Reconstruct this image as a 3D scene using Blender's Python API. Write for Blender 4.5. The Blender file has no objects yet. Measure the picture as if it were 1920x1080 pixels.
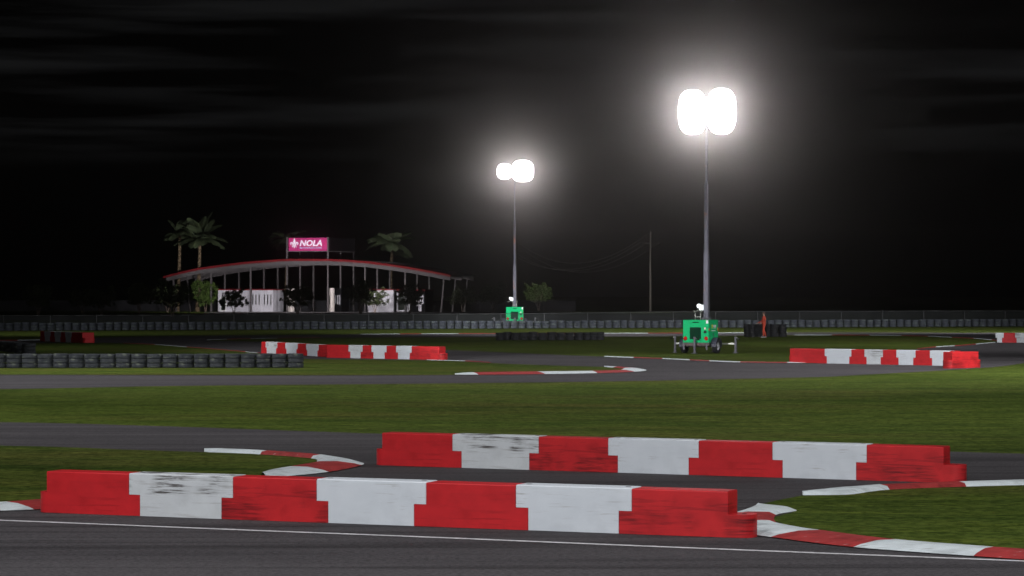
import bpy, bmesh, math, random
from mathutils import Vector, Matrix, Euler, noise as mnoise
random.seed(7)
scene = bpy.context.scene
C = scene.collection
F, HC, Y0 = 4950.0, 3.3, 546.0          # focal length in photo pixels, camera height, eye level row

def dist(py): return F * HC / (py - Y0)
def G(px, py):
    d = dist(py); return Vector(((px - 960) / F * d, d, 0))
def PX(px, d): return (px - 960) / F * d
def PZ(py, d): return HC + (Y0 - py) / F * d

ORD = ['zeroth', 'first', 'second', 'third', 'fourth', 'fifth', 'sixth', 'seventh', 'eighth', 'ninth', 'tenth', 'eleventh',
       'twelfth', 'thirteenth', 'fourteenth', 'fifteenth', 'sixteenth', 'seventeenth', 'eighteenth', 'nineteenth', 'twentieth', 'twenty-first']

# ------------------------------------------------------------------ materials
def mat(name, base, rough=0.8, metal=0.0, var=0.0, scale=3.0, stretch=(1, 1, 1), col2=None, bump=0.0, bscale=20, emit=None, estr=0, spec=0.3, coord='Object', lo=0.35, hi=0.65, detail=6):
    m = bpy.data.materials.new(name); m.use_nodes = True
    nt = m.node_tree; n = nt.nodes; l = nt.links
    b = n['Principled BSDF']
    b.inputs['Roughness'].default_value = rough; b.inputs['Metallic'].default_value = metal
    b.inputs['Specular IOR Level'].default_value = spec
    tc = n.new('ShaderNodeTexCoord'); mp = n.new('ShaderNodeMapping'); mp.inputs['Scale'].default_value = stretch
    l.new(tc.outputs[coord], mp.inputs['Vector'])
    if col2 is None:
        k = 1 - (var if var else 0.12)
        col2 = tuple(c * k for c in base)
    tx = n.new('ShaderNodeTexNoise'); tx.inputs['Scale'].default_value = scale; tx.inputs['Detail'].default_value = detail
    tx.inputs['Roughness'].default_value = 0.62
    l.new(mp.outputs[0], tx.inputs['Vector'])
    r = n.new('ShaderNodeValToRGB'); r.color_ramp.elements[0].position = lo; r.color_ramp.elements[1].position = hi
    r.color_ramp.elements[0].color = (*col2, 1); r.color_ramp.elements[1].color = (*base, 1)
    l.new(tx.outputs['Fac'], r.inputs[0]); l.new(r.outputs[0], b.inputs['Base Color'])
    if bump:
        t2 = n.new('ShaderNodeTexNoise'); t2.inputs['Scale'].default_value = bscale; t2.inputs['Detail'].default_value = 3
        l.new(tc.outputs[coord], t2.inputs['Vector'])
        bp = n.new('ShaderNodeBump'); bp.inputs['Strength'].default_value = bump; bp.inputs['Distance'].default_value = 0.05
        l.new(t2.outputs['Fac'], bp.inputs['Height']); l.new(bp.outputs[0], b.inputs['Normal'])
    if emit:
        b.inputs['Emission Color'].default_value = (*emit, 1); b.inputs['Emission Strength'].default_value = estr
    return m

def mixin(m, layers):
    """multiply extra noise layers into the base colour: (scale, stretch, dark colour factor, lo, hi, seed)"""
    nt = m.node_tree; n = nt.nodes; l = nt.links; b = n['Principled BSDF']
    src = b.inputs['Base Color'].links[0].from_socket
    tc = [x for x in n if x.type == 'TEX_COORD'][0]
    for (co, scale, stretch, colr, lo, hi, seed, mode) in layers:
        mp = n.new('ShaderNodeMapping'); mp.inputs['Scale'].default_value = stretch; mp.inputs['Location'].default_value = (seed, seed * 2.3, seed * .7)
        l.new(tc.outputs[co], mp.inputs['Vector'])
        t = n.new('ShaderNodeTexNoise'); t.inputs['Scale'].default_value = scale; t.inputs['Detail'].default_value = 5; t.inputs['Distortion'].default_value = 0.3
        l.new(mp.outputs[0], t.inputs['Vector'])
        r = n.new('ShaderNodeValToRGB'); r.color_ramp.elements[0].position = lo; r.color_ramp.elements[1].position = hi
        l.new(t.outputs['Fac'], r.inputs[0])
        mx = n.new('ShaderNodeMix'); mx.data_type = 'RGBA'
        mx.blend_type = mode
        l.new(r.outputs[0], mx.inputs[0]); l.new(src, mx.inputs[6]); mx.inputs[7].default_value = (*colr, 1)
        src = mx.outputs[2]
    l.new(src, b.inputs['Base Color'])
    return m

M = {}
M['grass'] = mixin(mat('grass_blend', (0.106, 0.142, 0.025), 1, 0, scale=1.2, stretch=(.45, 1.2, 1), col2=(0.062, 0.096, 0.017), bump=0.9, bscale=24, spec=0.05, detail=9, lo=.3, hi=.7),
    [('Object', .16, (.5, 1.3, 1), (0.115, 0.115, 0.030), .48, .72, 3, 'MIX'), ('Object', .35, (.35, 1.5, 1), (0.040, 0.070, 0.012), .5, .75, 11, 'MIX'),
     ('Object', 9, (.8, 1, 1), (.42, .47, .36), .45, .62, 5, 'MULTIPLY'), ('Object', 3.2, (.4, 1.6, 1), (.60, .66, .5), .5, .62, 25, 'MULTIPLY'), ('Object', 1.3, (.3, 1.8, 1), (1.35, 1.25, 1.2), .5, .66, 41, 'MULTIPLY')])
M['asphalt'] = mixin(mat('asphalt', (0.098, 0.093, 0.098), .92, 0, scale=26, stretch=(.6, 1, 1), col2=(0.050, 0.048, 0.051), bump=0.5, bscale=45, spec=.15, detail=6, lo=.38, hi=.55),
    [('Object', .22, (.35, 2.0, 1), (.70, .70, .71), .42, .7, 2, 'MULTIPLY'), ('Object', .9, (.12, 2.2, 1), (.76, .76, .76), .50, .62, 9, 'MULTIPLY'), ('Object', 1.1, (.03, 3.0, 1), (.70, .70, .70), .56, .64, 33, 'MULTIPLY'),
     ('Object', 7, (.6, 1.6, 1), (.72, .72, .72), .55, .72, 19, 'MULTIPLY')])
M['farasphalt'] = mat('far_paving', (0.07, 0.066, 0.068), .95, 0, scale=.4, col2=(.045, .043, .045))
M['kred'] = mixin(mat('kerb_red_paint', (0.42, 0.045, 0.045), .7, 0, scale=2.2, col2=(0.28, 0.035, 0.035)), [('Object', 11, (.6, 1.4, 1), (.55, .48, .48), .66, .78, 4, 'MIX'), ('Object', 5, (1, 1, 1), (.55, .5, .5), .5, .75, 8, 'MULTIPLY')])
M['kred'].node_tree.nodes['Principled BSDF'].inputs['Specular IOR Level'].default_value = .2
M['kwhite'] = mixin(mat('kerb_white_paint', (0.70, 0.78, 0.80), .7, 0, scale=2.2, col2=(0.58, 0.65, 0.67)), [('Object', 7, (.5, 2.2, 1), (.25, .25, .25), .60, .78, 6, 'MIX'), ('Object', 2.5, (1, 1, 1), (.75, .75, .75), .5, .7, 12, 'MULTIPLY')])
M['kedge'] = mat('kerb_dusty_edge', (.22, .18, .12), .9, 0, scale=5)
M['line'] = mixin(mat('line_paint', (0.72, 0.72, 0.74), .8, 0, scale=4, col2=(.5, .5, .52)), [('Object', 14, (.6, 1, 1), (.2, .2, .2), .6, .75, 6, 'MIX')])
def scuffs(m, lo, hi, seed, z0=.28, z1=.36, colr=(.05, .042, .036)):
    nt = m.node_tree; n = nt.nodes; l = nt.links; b = n['Principled BSDF']; src = b.inputs['Base Color'].links[0].from_socket
    tc = n.new('ShaderNodeTexCoord'); mp = n.new('ShaderNodeMapping'); mp.inputs['Scale'].default_value = (.75, .3, 14); mp.inputs['Location'].default_value = (seed, 0, seed * .3)
    mp.inputs['Rotation'].default_value = (0, math.radians(3.5), 0)
    oi = n.new('ShaderNodeObjectInfo'); va = n.new('ShaderNodeVectorMath'); va.operation = 'MULTIPLY_ADD'; l.new(oi.outputs['Random'], va.inputs[0]); va.inputs[1].default_value = (7, 3, 2); l.new(tc.outputs['Object'], va.inputs[2])
    l.new(va.outputs[0], mp.inputs['Vector'])
    tb = n.new('ShaderNodeTexNoise'); tb.inputs['Scale'].default_value = 1.9; l.new(va.outputs[0], tb.inputs['Vector']); rb = n.new('ShaderNodeMapRange'); rb.inputs['From Min'].default_value = .42; rb.inputs['From Max'].default_value = .58; l.new(tb.outputs['Fac'], rb.inputs['Value']); t = n.new('ShaderNodeTexNoise'); t.inputs['Scale'].default_value = 2.4; t.inputs['Detail'].default_value = 7; t.inputs['Roughness'].default_value = .7; t.inputs['Distortion'].default_value = .25
    l.new(mp.outputs[0], t.inputs['Vector']); r = n.new('ShaderNodeMapRange'); r.inputs['From Min'].default_value = lo; r.inputs['From Max'].default_value = hi; l.new(t.outputs['Fac'], r.inputs['Value'])
    sp = n.new('ShaderNodeSeparateXYZ'); l.new(tc.outputs['Object'], sp.inputs[0]); q = n.new('ShaderNodeMapRange'); q.inputs['From Min'].default_value = z0; q.inputs['From Max'].default_value = z1; l.new(sp.outputs[2], q.inputs['Value'])
    mu = n.new('ShaderNodeMath'); mu.operation = 'MULTIPLY'; l.new(r.outputs[0], mu.inputs[0]); l.new(q.outputs[0], mu.inputs[1])
    m2 = n.new('ShaderNodeMath'); m2.operation = 'MULTIPLY'; l.new(mu.outputs[0], m2.inputs[0]); l.new(rb.outputs[0], m2.inputs[1])
    mx = n.new('ShaderNodeMix'); mx.data_type = 'RGBA'; l.new(m2.outputs[0], mx.inputs[0]); l.new(src, mx.inputs[6]); mx.inputs[7].default_value = (*colr, 1); l.new(mx.outputs[2], b.inputs['Base Color']); return m
def barrier_mat(name, base, col2, streak, lo, hi, seed, speck):
    return mixin(mat(name, base, .5, 0, scale=2.2, stretch=(1, 1, 1.4), col2=col2, spec=.3, lo=.25, hi=.75),
        [('Object', 2.6, (.55, .3, 7.5), streak, lo, hi + .06, seed, 'MIX'), ('Object', 9, (.5, .3, 4), streak, hi, hi + .22, seed + 5, 'MIX'),
         ('Object', 3, (1, 1, 1.2), speck, .5, .8, seed + 9, 'MULTIPLY')])
M['bred'] = barrier_mat('red_plastic', (0.64, 0.022, 0.028), (0.50, 0.018, 0.024), (.30, .012, .016), .58, .78, 3.3, (.8, .72, .72))
M['bred_worn'] = barrier_mat('red_plastic_scuffed', (0.64, 0.026, 0.030), (0.48, 0.018, 0.024), (.16, .010, .014), .55, .74, 21.7, (.7, .65, .65))
M['bwhite'] = barrier_mat('white_plastic', (0.72, 0.78, 0.83), (0.64, 0.70, 0.75), (.45, .43, .40), .66, .88, 8.1, (.88, .88, .88))
M['bwhite_worn'] = barrier_mat('white_plastic_scuffed', (0.68, 0.73, 0.75), (0.59, 0.63, 0.66), (.30, .29, .27), .58, .80, 14.4, (.85, .85, .84))
scuffs(M['bwhite_worn'], .47, .60, 2.0); scuffs(M['bwhite'], .56, .72, 6.0, .1, .2, (.28, .26, .23)); scuffs(M['bred_worn'], .42, .66, 5.0, .33, .27, (.07, .008, .010)); scuffs(M['bred'], .56, .9, 9.0, .14, .05, (.16, .008, .012))
M['slot'] = mat('dark_slot', (.02, .02, .02), .9)
M['tyre'] = mixin(mat('tyre_rubber_grey', (0.060, 0.069, 0.086), .78, 0, scale=5, col2=(.038, .044, .056), spec=.25), [('Object', 3, (1, 1, 3), (.12, .15, .13), .58, .76, 4, 'MIX')])
M['tyre_old'] = mixin(mat('tyre_rubber_dusty', (0.047, 0.052, 0.058), .85, 0, scale=4, col2=(.020, .024, .028), spec=.2), [('Object', 3.2, (1, 1, 4), (.16, .18, .14), .56, .74, 17, 'MIX'), ('Object', 6, (1, 1, 1), (.08, .16, .16), .66, .78, 31, 'MIX')])
M['tyre_dark'] = mat('tyre_rubber_black', (0.020, 0.022, 0.025), .7, 0, scale=5, col2=(.010, .011, .013), spec=.3)
M['green'] = mixin(mat('green_enamel', (0.006, 0.46, 0.16), .4, 0, scale=2, col2=(.006, .42, .145), spec=.3), [('Object', 6, (1, 1, 1), (.8, .8, .8), .6, .8, 7, 'MULTIPLY')])
M['green'].node_tree.nodes['Principled BSDF'].inputs['Specular IOR Level'].default_value = .08; M['green'].node_tree.nodes['Principled BSDF'].inputs['Roughness'].default_value = .6
M['grille'] = mat('grille_dark', (.004, .010, .008), .8, spec=.05)
M['grillebar'] = mat('grille_bars', (.006, .09, .04), .7, spec=.05)
M['steel'] = mat('galvanised_steel', (0.11, 0.11, 0.13), .6, .1, scale=6, col2=(.07, .07, .085))
M['rusty'] = mixin(mat('mast_steel', (0.15, 0.15, 0.19), .6, .1, scale=3, col2=(.11, .11, .14)), [('Object', 2.3, (1, 1, .6), (.32, .13, .07), .64, .72, 5, 'MIX')])
M['navy'] = mat('dark_fender_paint', (0.035, 0.038, 0.06), .5)
M['chassis'] = mat('chassis_brown_steel', (0.12, 0.10, 0.095), .7, 0, scale=6, col2=(.07, .05, .045))
M['bright'] = mat('bright_zinc', (0.42, 0.44, 0.42), .4, .3, scale=6, col2=(.35, .36, .3))
M['redlens'] = mat('red_lens', (0.50, 0.008, 0.010), .6, spec=.1)
M['orangelens'] = mat('orange_lens', (0.75, 0.25, 0.01), .3)
M['white'] = mat('white_label', (0.8, 0.8, 0.8), .6)
M['pale'] = mat('pale_label', (0.75, 0.62, 0.5), .6)
M['yellow'] = mat('yellow_label', (0.7, 0.6, 0.05), .6)
M['black'] = mat('black_rubber', (.012, .012, .013), .7)
M['lamp'] = mat('lamp_glass_lit', (.9, .9, .9), .3, emit=(1, .97, 1.0), estr=14)
M['worklamp'] = mat('small_lamp_lit', (.9, .9, .9), .3, emit=(.85, .95, 1.0), estr=.9)
M['housing'] = mat('lamp_housing', (.4, .4, .42), .5, .4)
M['roofred'] = mat('red_fascia_paint', (0.16, 0.010, 0.014), .8, 0, scale=.3, col2=(.14, .010, .013), spec=.1)
M['beam'] = mat('grey_beam_paint', (0.105, 0.096, 0.099), .7, 0, scale=.6, col2=(.09, .082, .085), spec=.1)
M['wall'] = mixin(mat('white_metal_cladding', (0.62, 0.61, 0.66), .5, 0, scale=1.2, stretch=(3, 3, .3), col2=(.52, .51, .56)), [('Object', 6, (4, 4, .05), (.8, .8, .82), .5, .62, 4, 'MULTIPLY')])
M['cream'] = mat('cream_render', (0.68, 0.62, 0.58), .7, 0, scale=2)
M['darkglass'] = mat('dark_glass', (.012, .016, .012), .15)
M['darkwall_shade'] = mat('dark_wall_and_shade', (.006, .006, .007), .9, spec=.05)  # near-black; also holds the shade of the sign's unlit faces
M['pink'] = mixin(mat('magenta_sign_face', (0.45, 0.02, 0.13), .5, 0, scale=.8, col2=(.36, .02, .16), emit=(.40, .015, .12), estr=.35), [])
M['letter'] = mat('sign_lettering', (0.8, 0.76, 0.85), .5, emit=(.8, .76, .9), estr=.35)
M['letterblue'] = mat('sign_small_lettering', (0.45, 0.55, 0.8), .5, emit=(.4, .5, .85), estr=.3)
M['bark'] = mat('bark', (0.20, 0.15, 0.12), .9, 0, scale=6, col2=(.12, .09, .075))
M['palmbark'] = mixin(mat('palm_bark', (0.20, 0.145, 0.085), .95, 0, scale=3, stretch=(1, 1, 1.5), col2=(.06, .045, .03)), [])
M['leaf'] = mat('leaves', (0.055, 0.085, 0.022), .8, 0, scale=1.2, col2=(.030, .050, .012), spec=.1)
M['leafshade'] = mat('shaded_leaves', (0.040, 0.050, 0.022), .8, 0, scale=1.2, col2=(.022, .030, .012), spec=.05)  # darker leaf copy, shade put into the colour of the unlit trees
M['leaflit'] = mat('lit_leaves', (0.075, 0.115, 0.028), .8, 0, scale=1.6, col2=(.040, .07, .016), spec=.1)  # lighter leaf copy, light put into the colour of a lit tree
M['palm'] = mat('palm_leaf', (0.085, 0.11, 0.050), .7, 0, scale=1.3, col2=(.035, .050, .030), spec=.15)
M['pole'] = mat('timber_pole', (0.16, 0.14, 0.12), .9, 0, scale=2)
M['wire'] = mat('wire', (0.38, 0.36, 0.34), .6)
M['suit'] = mat('orange_red_overalls', (0.62, 0.085, 0.045), .8, 0, scale=9, col2=(.40, .05, .028), bump=.6, bscale=14)
M['skin'] = mat('skin', (0.50, 0.30, 0.22), .6)
M['hair'] = mat('brown_hair', (.10, .045, .03), .8)
M['muff'] = mat('ear_cup_dark', (.02, .02, .025), .5)
M['rimw'] = mat('wheel_rim_paint', (0.42, 0.44, 0.48), .4, .2)
M['hedge'] = mat('fence_screen', (0.045, 0.050, 0.050), .9)
# see-through chain-link mesh
def fence_mat(name, colr, alpha):
    m = mat(name, colr, .8, 0, scale=.5, col2=tuple(c * .6 for c in colr))
    b = m.node_tree.nodes['Principled BSDF']; b.inputs['Alpha'].default_value = alpha
    return m
M['mesh'] = fence_mat('chain_link_mesh', (.075, .085, .085), .22)
M['meshback'] = fence_mat('back_fence_screen', (.030, .030, .036), .75)

# ------------------------------------------------------------------ mesh helpers
class MB:
    def __init__(s): s.bm = bmesh.new(); s.mats = []
    def mi(s, m):
        if m not in s.mats: s.mats.append(m)
        return s.mats.index(m)
    def _fin(s, verts, m, T=None):
        if T is not None: bmesh.ops.transform(s.bm, matrix=T, verts=verts)
        fs = set()
        for v in verts:
            for f in v.link_faces: fs.add(f)
        i = s.mi(m)
        for f in fs: f.material_index = i
        return list(fs)
    def box(s, c, size, m, rot=(0, 0, 0), bevel=0):
        r = bmesh.ops.create_cube(s.bm, size=1)
        T = Matrix.Translation(c) @ Euler(rot).to_matrix().to_4x4() @ Matrix.Diagonal((*size, 1))
        s._fin(r['verts'], m, T)
        if bevel:
            es = list({e for v in r['verts'] for e in v.link_edges})
            o = bmesh.ops.bevel(s.bm, geom=es, offset=bevel, segments=2, affect='EDGES', profile=.6)
            i = s.mi(m)
            for f in o['faces']: f.material_index = i
    def bar(s, a, b, r1, m, r2=None, seg=10):
        a = Vector(a); b = Vector(b); d = b - a; L = d.length
        if L < 1e-6: return
        r = bmesh.ops.create_cone(s.bm, cap_ends=True, segments=seg, radius1=r1, radius2=r1 if r2 is None else r2, depth=L)
        T = Matrix.Translation((a + b) / 2) @ d.to_track_quat('Z', 'Y').to_matrix().to_4x4()
        for f in s._fin(r['verts'], m, T): f.smooth = len(f.verts) == 4
    def sq(s, a, b, w, m):
        a = Vector(a); b = Vector(b); d = b - a
        r = bmesh.ops.create_cube(s.bm, size=1)
        T = Matrix.Translation((a + b) / 2) @ d.to_track_quat('Z', 'Y').to_matrix().to_4x4() @ Matrix.Diagonal((w, w, d.length, 1))
        s._fin(r['verts'], m, T)
    def lathe(s, prof, m, seg=24, T=None, smooth=True):
        rings = []
        for (r, z) in prof:
            rings.append([s.bm.verts.new((r * math.cos(2 * math.pi * k / seg), r * math.sin(2 * math.pi * k / seg), z)) for k in range(seg)])
        i = s.mi(m); n = len(prof)
        for a in range(n - 1):
            for k in range(seg):
                f = s.bm.faces.new((rings[a][k], rings[a][(k + 1) % seg], rings[a + 1][(k + 1) % seg], rings[a + 1][k]))
                f.material_index = i; f.smooth = smooth
        if T is not None: bmesh.ops.transform(s.bm, matrix=T, verts=[v for r in rings for v in r])
    def prism(s, pts, z0, z1, m, bevel=0):
        a = [s.bm.verts.new((p[0], p[1], z0)) for p in pts]; b = [s.bm.verts.new((p[0], p[1], z1)) for p in pts]
        fs = [s.bm.faces.new(a[::-1]), s.bm.faces.new(b)]
        n = len(pts)
        for k in range(n): fs.append(s.bm.faces.new((a[k], a[(k + 1) % n], b[(k + 1) % n], b[k])))
        i = s.mi(m)
        for f in fs: f.material_index = i
        if bevel:
            es = [e for f in fs[1:2] for e in f.edges]
            o = bmesh.ops.bevel(s.bm, geom=es, offset=bevel, segments=2, affect='EDGES', profile=.5)
            for f in o['faces']: f.material_index = i; f.smooth = True
    def face(s, pts, m, smooth=False):
        f = s.bm.faces.new([s.bm.verts.new(p) for p in pts]); f.material_index = s.mi(m); f.smooth = smooth
        return f
    def mesh(s, name):
        me = bpy.data.meshes.new(name); bmesh.ops.recalc_face_normals(s.bm, faces=s.bm.faces) if len(s.bm.faces) < 3000 else None
        s.bm.to_mesh(me); s.bm.free()
        for m in s.mats: me.materials.append(m)
        return me
    def build(s, name, parent=None, loc=(0, 0, 0)):
        o = bpy.data.objects.new(name, s.mesh(name)); C.objects.link(o); o.location = loc
        if parent: o.parent = parent
        return o
def tag(o, label=None, cat=None, group=None, kind=None):
    if label: o['label'] = label
    if cat: o['category'] = cat
    if group: o['group'] = group
    if kind: o['kind'] = kind
    return o
def empty(name, loc, rz=0):
    o = bpy.data.objects.new(name, None); C.objects.link(o); o.location = loc; o.rotation_euler = (0, 0, rz); o.empty_display_size = .3
    return o
def dup(o, parent=None):
    c = o.copy(); C.objects.link(c); c.parent = parent
    for ch in list(o.children): dup(ch, c)
    return c

# ------------------------------------------------------------------ ground, track, kerbs
def spline(pts, n=8):
    out = []
    P = [Vector(p) for p in pts]
    for i in range(len(P) - 1):
        p0 = P[max(i - 1, 0)]; p1 = P[i]; p2 = P[i + 1]; p3 = P[min(i + 2, len(P) - 1)]
        for k in range(n):
            t = k / n
            out.append(.5 * ((2 * p1) + (p2 - p0) * t + (2 * p0 - 5 * p1 + 4 * p2 - p3) * t * t + (3 * p1 - p0 - 3 * p2 + p3) * t ** 3))
    out.append(P[-1]); return out
def sheet(name, groups, z, m):
    bm = bmesh.new(); pts = []
    for smooth, g in groups:
        q = spline([Vector((a, b)) for a, b in g], 6) if smooth else [Vector((a, b)) for a, b in g]
        pts += q
    vs = []
    last = None
    for p in pts:
        w = G(p.x, p.y)
        if last is not None and (w - last).length < .02: continue
        last = w; vs.append(bm.verts.new((w.x, w.y, z)))
    f = bm.faces.new(vs); bmesh.ops.triangulate(bm, faces=[f])
    bmesh.ops.recalc_face_normals(bm, faces=bm.faces)
    for f in bm.faces:
        if f.normal.z < 0: f.normal_flip()
    me = bpy.data.meshes.new(name); bm.to_mesh(me); bm.free(); me.materials.append(m)
    o = bpy.data.objects.new(name, me); C.objects.link(o); return tag(o, kind='structure')

g = MB(); g.face([(-900, -60, 0), (900, -60, 0), (900, 1500, 0), (-900, 1500, 0)], M['grass'])
tag(g.build('ground'), 'dark mown grass covering the whole circuit site', kind='structure')
far = MB(); far.face([(-190, 300, .004), (20, 300, .004), (20, 360, .004), (-190, 360, .004)], M['farasphalt'])
tag(far.build('access_road'), 'dark service road behind the long fence', kind='structure')
far = MB(); far.face([(-47, 376, .006), (4, 370, .006), (4, 445, .006), (-47, 445, .006)], M['farasphalt'])
tag(far.build('plaza_paving'), 'grey paving in front of the pavilion', kind='structure')

tag(sheet('race_track', [(1, [(-500, 789), (0, 792), (230, 797), (500, 806), (700, 813), (1250, 830), (1500, 838), (1782, 847), (1920, 851), (2300, 862)]), (0, [(2300, 1800), (-700, 1800)])], .004, M['asphalt']), 'grey asphalt track in the foreground')
tag(sheet('race_track', [(1, [(-400, 641), (0, 639.3), (75, 638), (158, 634), (320, 630), (600, 628), (680, 626.7), (880, 625.8), (1240, 625), (1476, 623.3), (1870, 624), (2300, 624.5)]),
    (1, [(2300, 655), (2000, 671), (1920, 681), (1842, 690), (1600, 704), (1500, 708), (1160, 715), (840, 719), (320, 724), (0, 730), (-500, 735)])], .004, M['asphalt']), 'grey asphalt track winding through the middle distance')
tag(sheet('grass_infield', [(1, [(-700, 830), (0, 836.5), (240, 844), (400, 849), (488, 853), (583, 860.5), (592, 869), (535, 880), (505, 886)]), (1, [(505, 886), (450, 905), (300, 925), (80, 938), (0, 945.2), (-700, 951)])], .010, M['grass']), 'grass tongue behind the front barrier row')
tag(sheet('grass_infield', [(1, [(1505, 929), (1590, 928.5), (1668, 919.5), (1812, 913.8), (1920, 911.2), (2500, 905)]), (1, [(2500, 1080), (1990, 1045), (1868, 1032), (1690, 1018), (1548, 1000), (1470, 984), (1450, 972), (1492, 958), (1425, 950), (1445, 942), (1505, 930)])], .010, M['grass']), 'grass tongue at the lower right')
tag(sheet('grass_infield', [(1, [(-500, 641.5), (0, 643.2), (230, 643.5), (350, 651), (460, 660), (500, 665), (560, 673), (700, 674.6), (840, 677), (960, 683), (1133, 688.5)]), (0, [(1168, 691.8), (1166, 693.5), (1160, 695)]), (1, [(1108, 696.8), (1005, 698), (885, 699.5), (853, 703), (600, 704), (320, 703.5), (0, 702.7), (-500, 702)])], .010, M['grass']), 'grass tongue with the grey tyre walls')
tag(sheet('grass_infield', [(1, [(388, 638), (430, 636), (500, 634.5), (640, 633.2), (880, 632.4), (1240, 631.2), (1400, 629.5), (1500, 628.3), (1640, 628.8), (1740, 630.8), (1850, 636.5), (1868, 640)]), (1, [(1868, 641), (1800, 648), (1720, 655), (1650, 668), (1560, 680), (1476, 681), (1385, 679), (1240, 673), (1133, 669), (960, 661.5), (840, 656.5), (640, 648.5), (500, 641.5), (415, 639.2), (388, 638.4)])], .010, M['grass']), 'wide infield grass round the near light tower')

def kerb(stations, label, w=None, h=.05, sub=6):
    """stations: ((inner),(outer),colour of what follows)"""
    bm = bmesh.new(); prof = [(0, .02), (.12, .8), (.5, 1.0), (.85, .55), (1, .1)]
    I = spline([Vector(s[0]) for s in stations], sub); O = spline([Vector(s[1]) for s in stations], sub)
    cols = []
    for s in stations[:-1]: cols += [s[2]] * sub
    rows = []
    for a, b in zip(I, O):
        A = G(a.x, a.y); B = G(b.x, b.y)
        if w:
            pass
        rows.append([bm.verts.new((*(A.lerp(B, t)).xy, .012 + h * hh)) for t, hh in prof])
    for i in range(len(rows) - 1):
        for j in range(len(prof) - 1):
            f = bm.faces.new((rows[i][j], rows[i][j + 1], rows[i + 1][j + 1], rows[i + 1][j]))
            f.material_index = 0 if cols[i] == 'R' else 1
            f.smooth = True
    for f in bm.faces:
        f.normal_update()
        if f.normal.z < 0: f.normal_flip()
    me = bpy.data.meshes.new('kerb'); bm.to_mesh(me); bm.free(); me.materials.append(M['kred']); me.materials.append(M['kwhite'])
    o = bpy.data.objects.new('kerb', me); C.objects.link(o); return tag(o, label, kind='structure')
kerb([((383, 848.3), (383, 848), 'W'), ((400, 849.3), (425, 846.4), 'W'), ((488, 853), (512, 850.5), 'R'), ((583, 860.5), (618, 858.5), 'W'), ((594, 866), (672, 867), 'W'), ((588, 871), (678, 874), 'R'), ((535, 880), (617, 886.5), 'W'), ((505, 886), (540, 894.5), 'W'), ((490, 892), (500, 899), 'W')], 'red and white kerb round the left grass tip', h=.07)
kerb([((-200, 953), (-200, 965), 'R'), ((-120, 949), (-110, 963), 'W'), ((5, 945), (64, 957), 'R'), ((150, 933), (185, 948), 'W')], 'kerb at the lower left edge', h=.05)
kerb([((1505, 930), (1503, 929.6), 'W'), ((1560, 929.5), (1545, 920.5), 'W'), ((1600, 928), (1590, 915.8), 'W'), ((1668, 919.5), (1632, 914.5), 'R'), ((1812, 913.8), (1785, 908.7), 'W'), ((1960, 910), (1950, 904), 'R'), ((2100, 907), (2090, 901), 'W')], 'kerb along the top of the lower right grass', h=.07)
kerb([((1425, 951), (1418, 951.5), 'W'), ((1494, 958), (1380, 962), 'W'), ((1455, 967), (1350, 969), 'R'), ((1458, 983), (1330, 984), 'W'), ((1500, 993), (1390, 1001), 'W'), ((1550, 1000.5), (1445, 1009), 'R'), ((1690, 1018), (1600, 1028), 'W'), ((1868, 1032), (1825, 1045), 'R'), ((2010, 1042), (1990, 1056), 'W')], 'wide red and white kerb at the lower right corner', h=.06)
kerb([((853, 702.6), (853, 703), 'W'), ((885, 699.5), (897, 703.2), 'R'), ((1005, 698), (1022, 702), 'W'), ((1108, 696.8), (1120, 700.2), 'R'), ((1160, 695), (1190, 697.6), 'W'), ((1166, 693.3), (1212, 694.9), 'W'), ((1168, 691.8), (1197, 691.3), 'R'), ((1150, 690), (1165, 688.9), 'W'), ((1133, 688.5), (1133, 688), 'W')], 'kerb round the pointed middle grass tip', h=.045)
def thinkerb(pts, cols, label, t=.9, h=.05):
    st = []
    for i, (x, y) in enumerate(pts): st.append(((x, y - t * .5), (x, y + t * .5), cols[i % len(cols)]))
    return kerb(st, label, h=h, sub=4)
thinkerb([(800, 675.4), (872, 677.4), (920, 680.2)], 'WR', 'kerb beside the middle barriers', .5, .02)
thinkerb([(1133, 668.9), (1188, 671), (1242, 673), (1293, 675.4), (1330, 677.3), (1388, 679.4), (1476, 680.4), (1530, 680.2)], 'WRWRWR', 'kerb below the near light tower', 1.1, .03)
thinkerb([(1720, 654.6), (1755, 651), (1790, 648.8), (1830, 645.6), (1866, 642.4)], 'RWRWR', 'short kerb near the right edge', .8, .03)
thinkerb([(1490, 628.6), (1560, 628.6), (1630, 628.9), (1690, 629.6), (1740, 630.9), (1785, 632.9), (1825, 635), (1860, 637.8), (1872, 640)], 'WRWRWRWR', 'thin kerb on the right of the infield grass', .6, .03)
thinkerb([(676, 627.0), (750, 626.5), (790, 626.3), (860, 626), (930, 625.8), (1000, 625.7), (1130, 625.3), (1215, 625.1), (1290, 624.9), (1400, 624.3), (1476, 623.7)], 'WRWRWRWRW', 'thin kerb along the far straight', .55, .03)
thinkerb([(388, 637.8), (425, 636.4), (470, 635.3), (520, 634.5), (600, 633.5)], 'WRWR', 'thin kerb at the left tip of the infield grass', .4, .02)
thinkerb([(232, 643.9), (290, 646.4), (350, 651), (410, 655.6), (460, 660), (482, 662), (500, 664)], 'RWRRWR', 'thin kerb behind the grey tyre wall', .5, .02)
thinkerb([(-120, 640), (-50, 639.5), (33, 638.8), (75, 637.9)], 'WRWR', 'thin kerb at the far left', 1.2)
pts = [(-300, 965.5), (0, 976.3), (480, 995.6), (800, 1008), (1280, 1027.8), (1920, 1053), (2200, 1064.5)]
bm = bmesh.new(); sp = [G(*p) for p in spline([Vector(p) for p in pts], 6)]
vs = []
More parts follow.
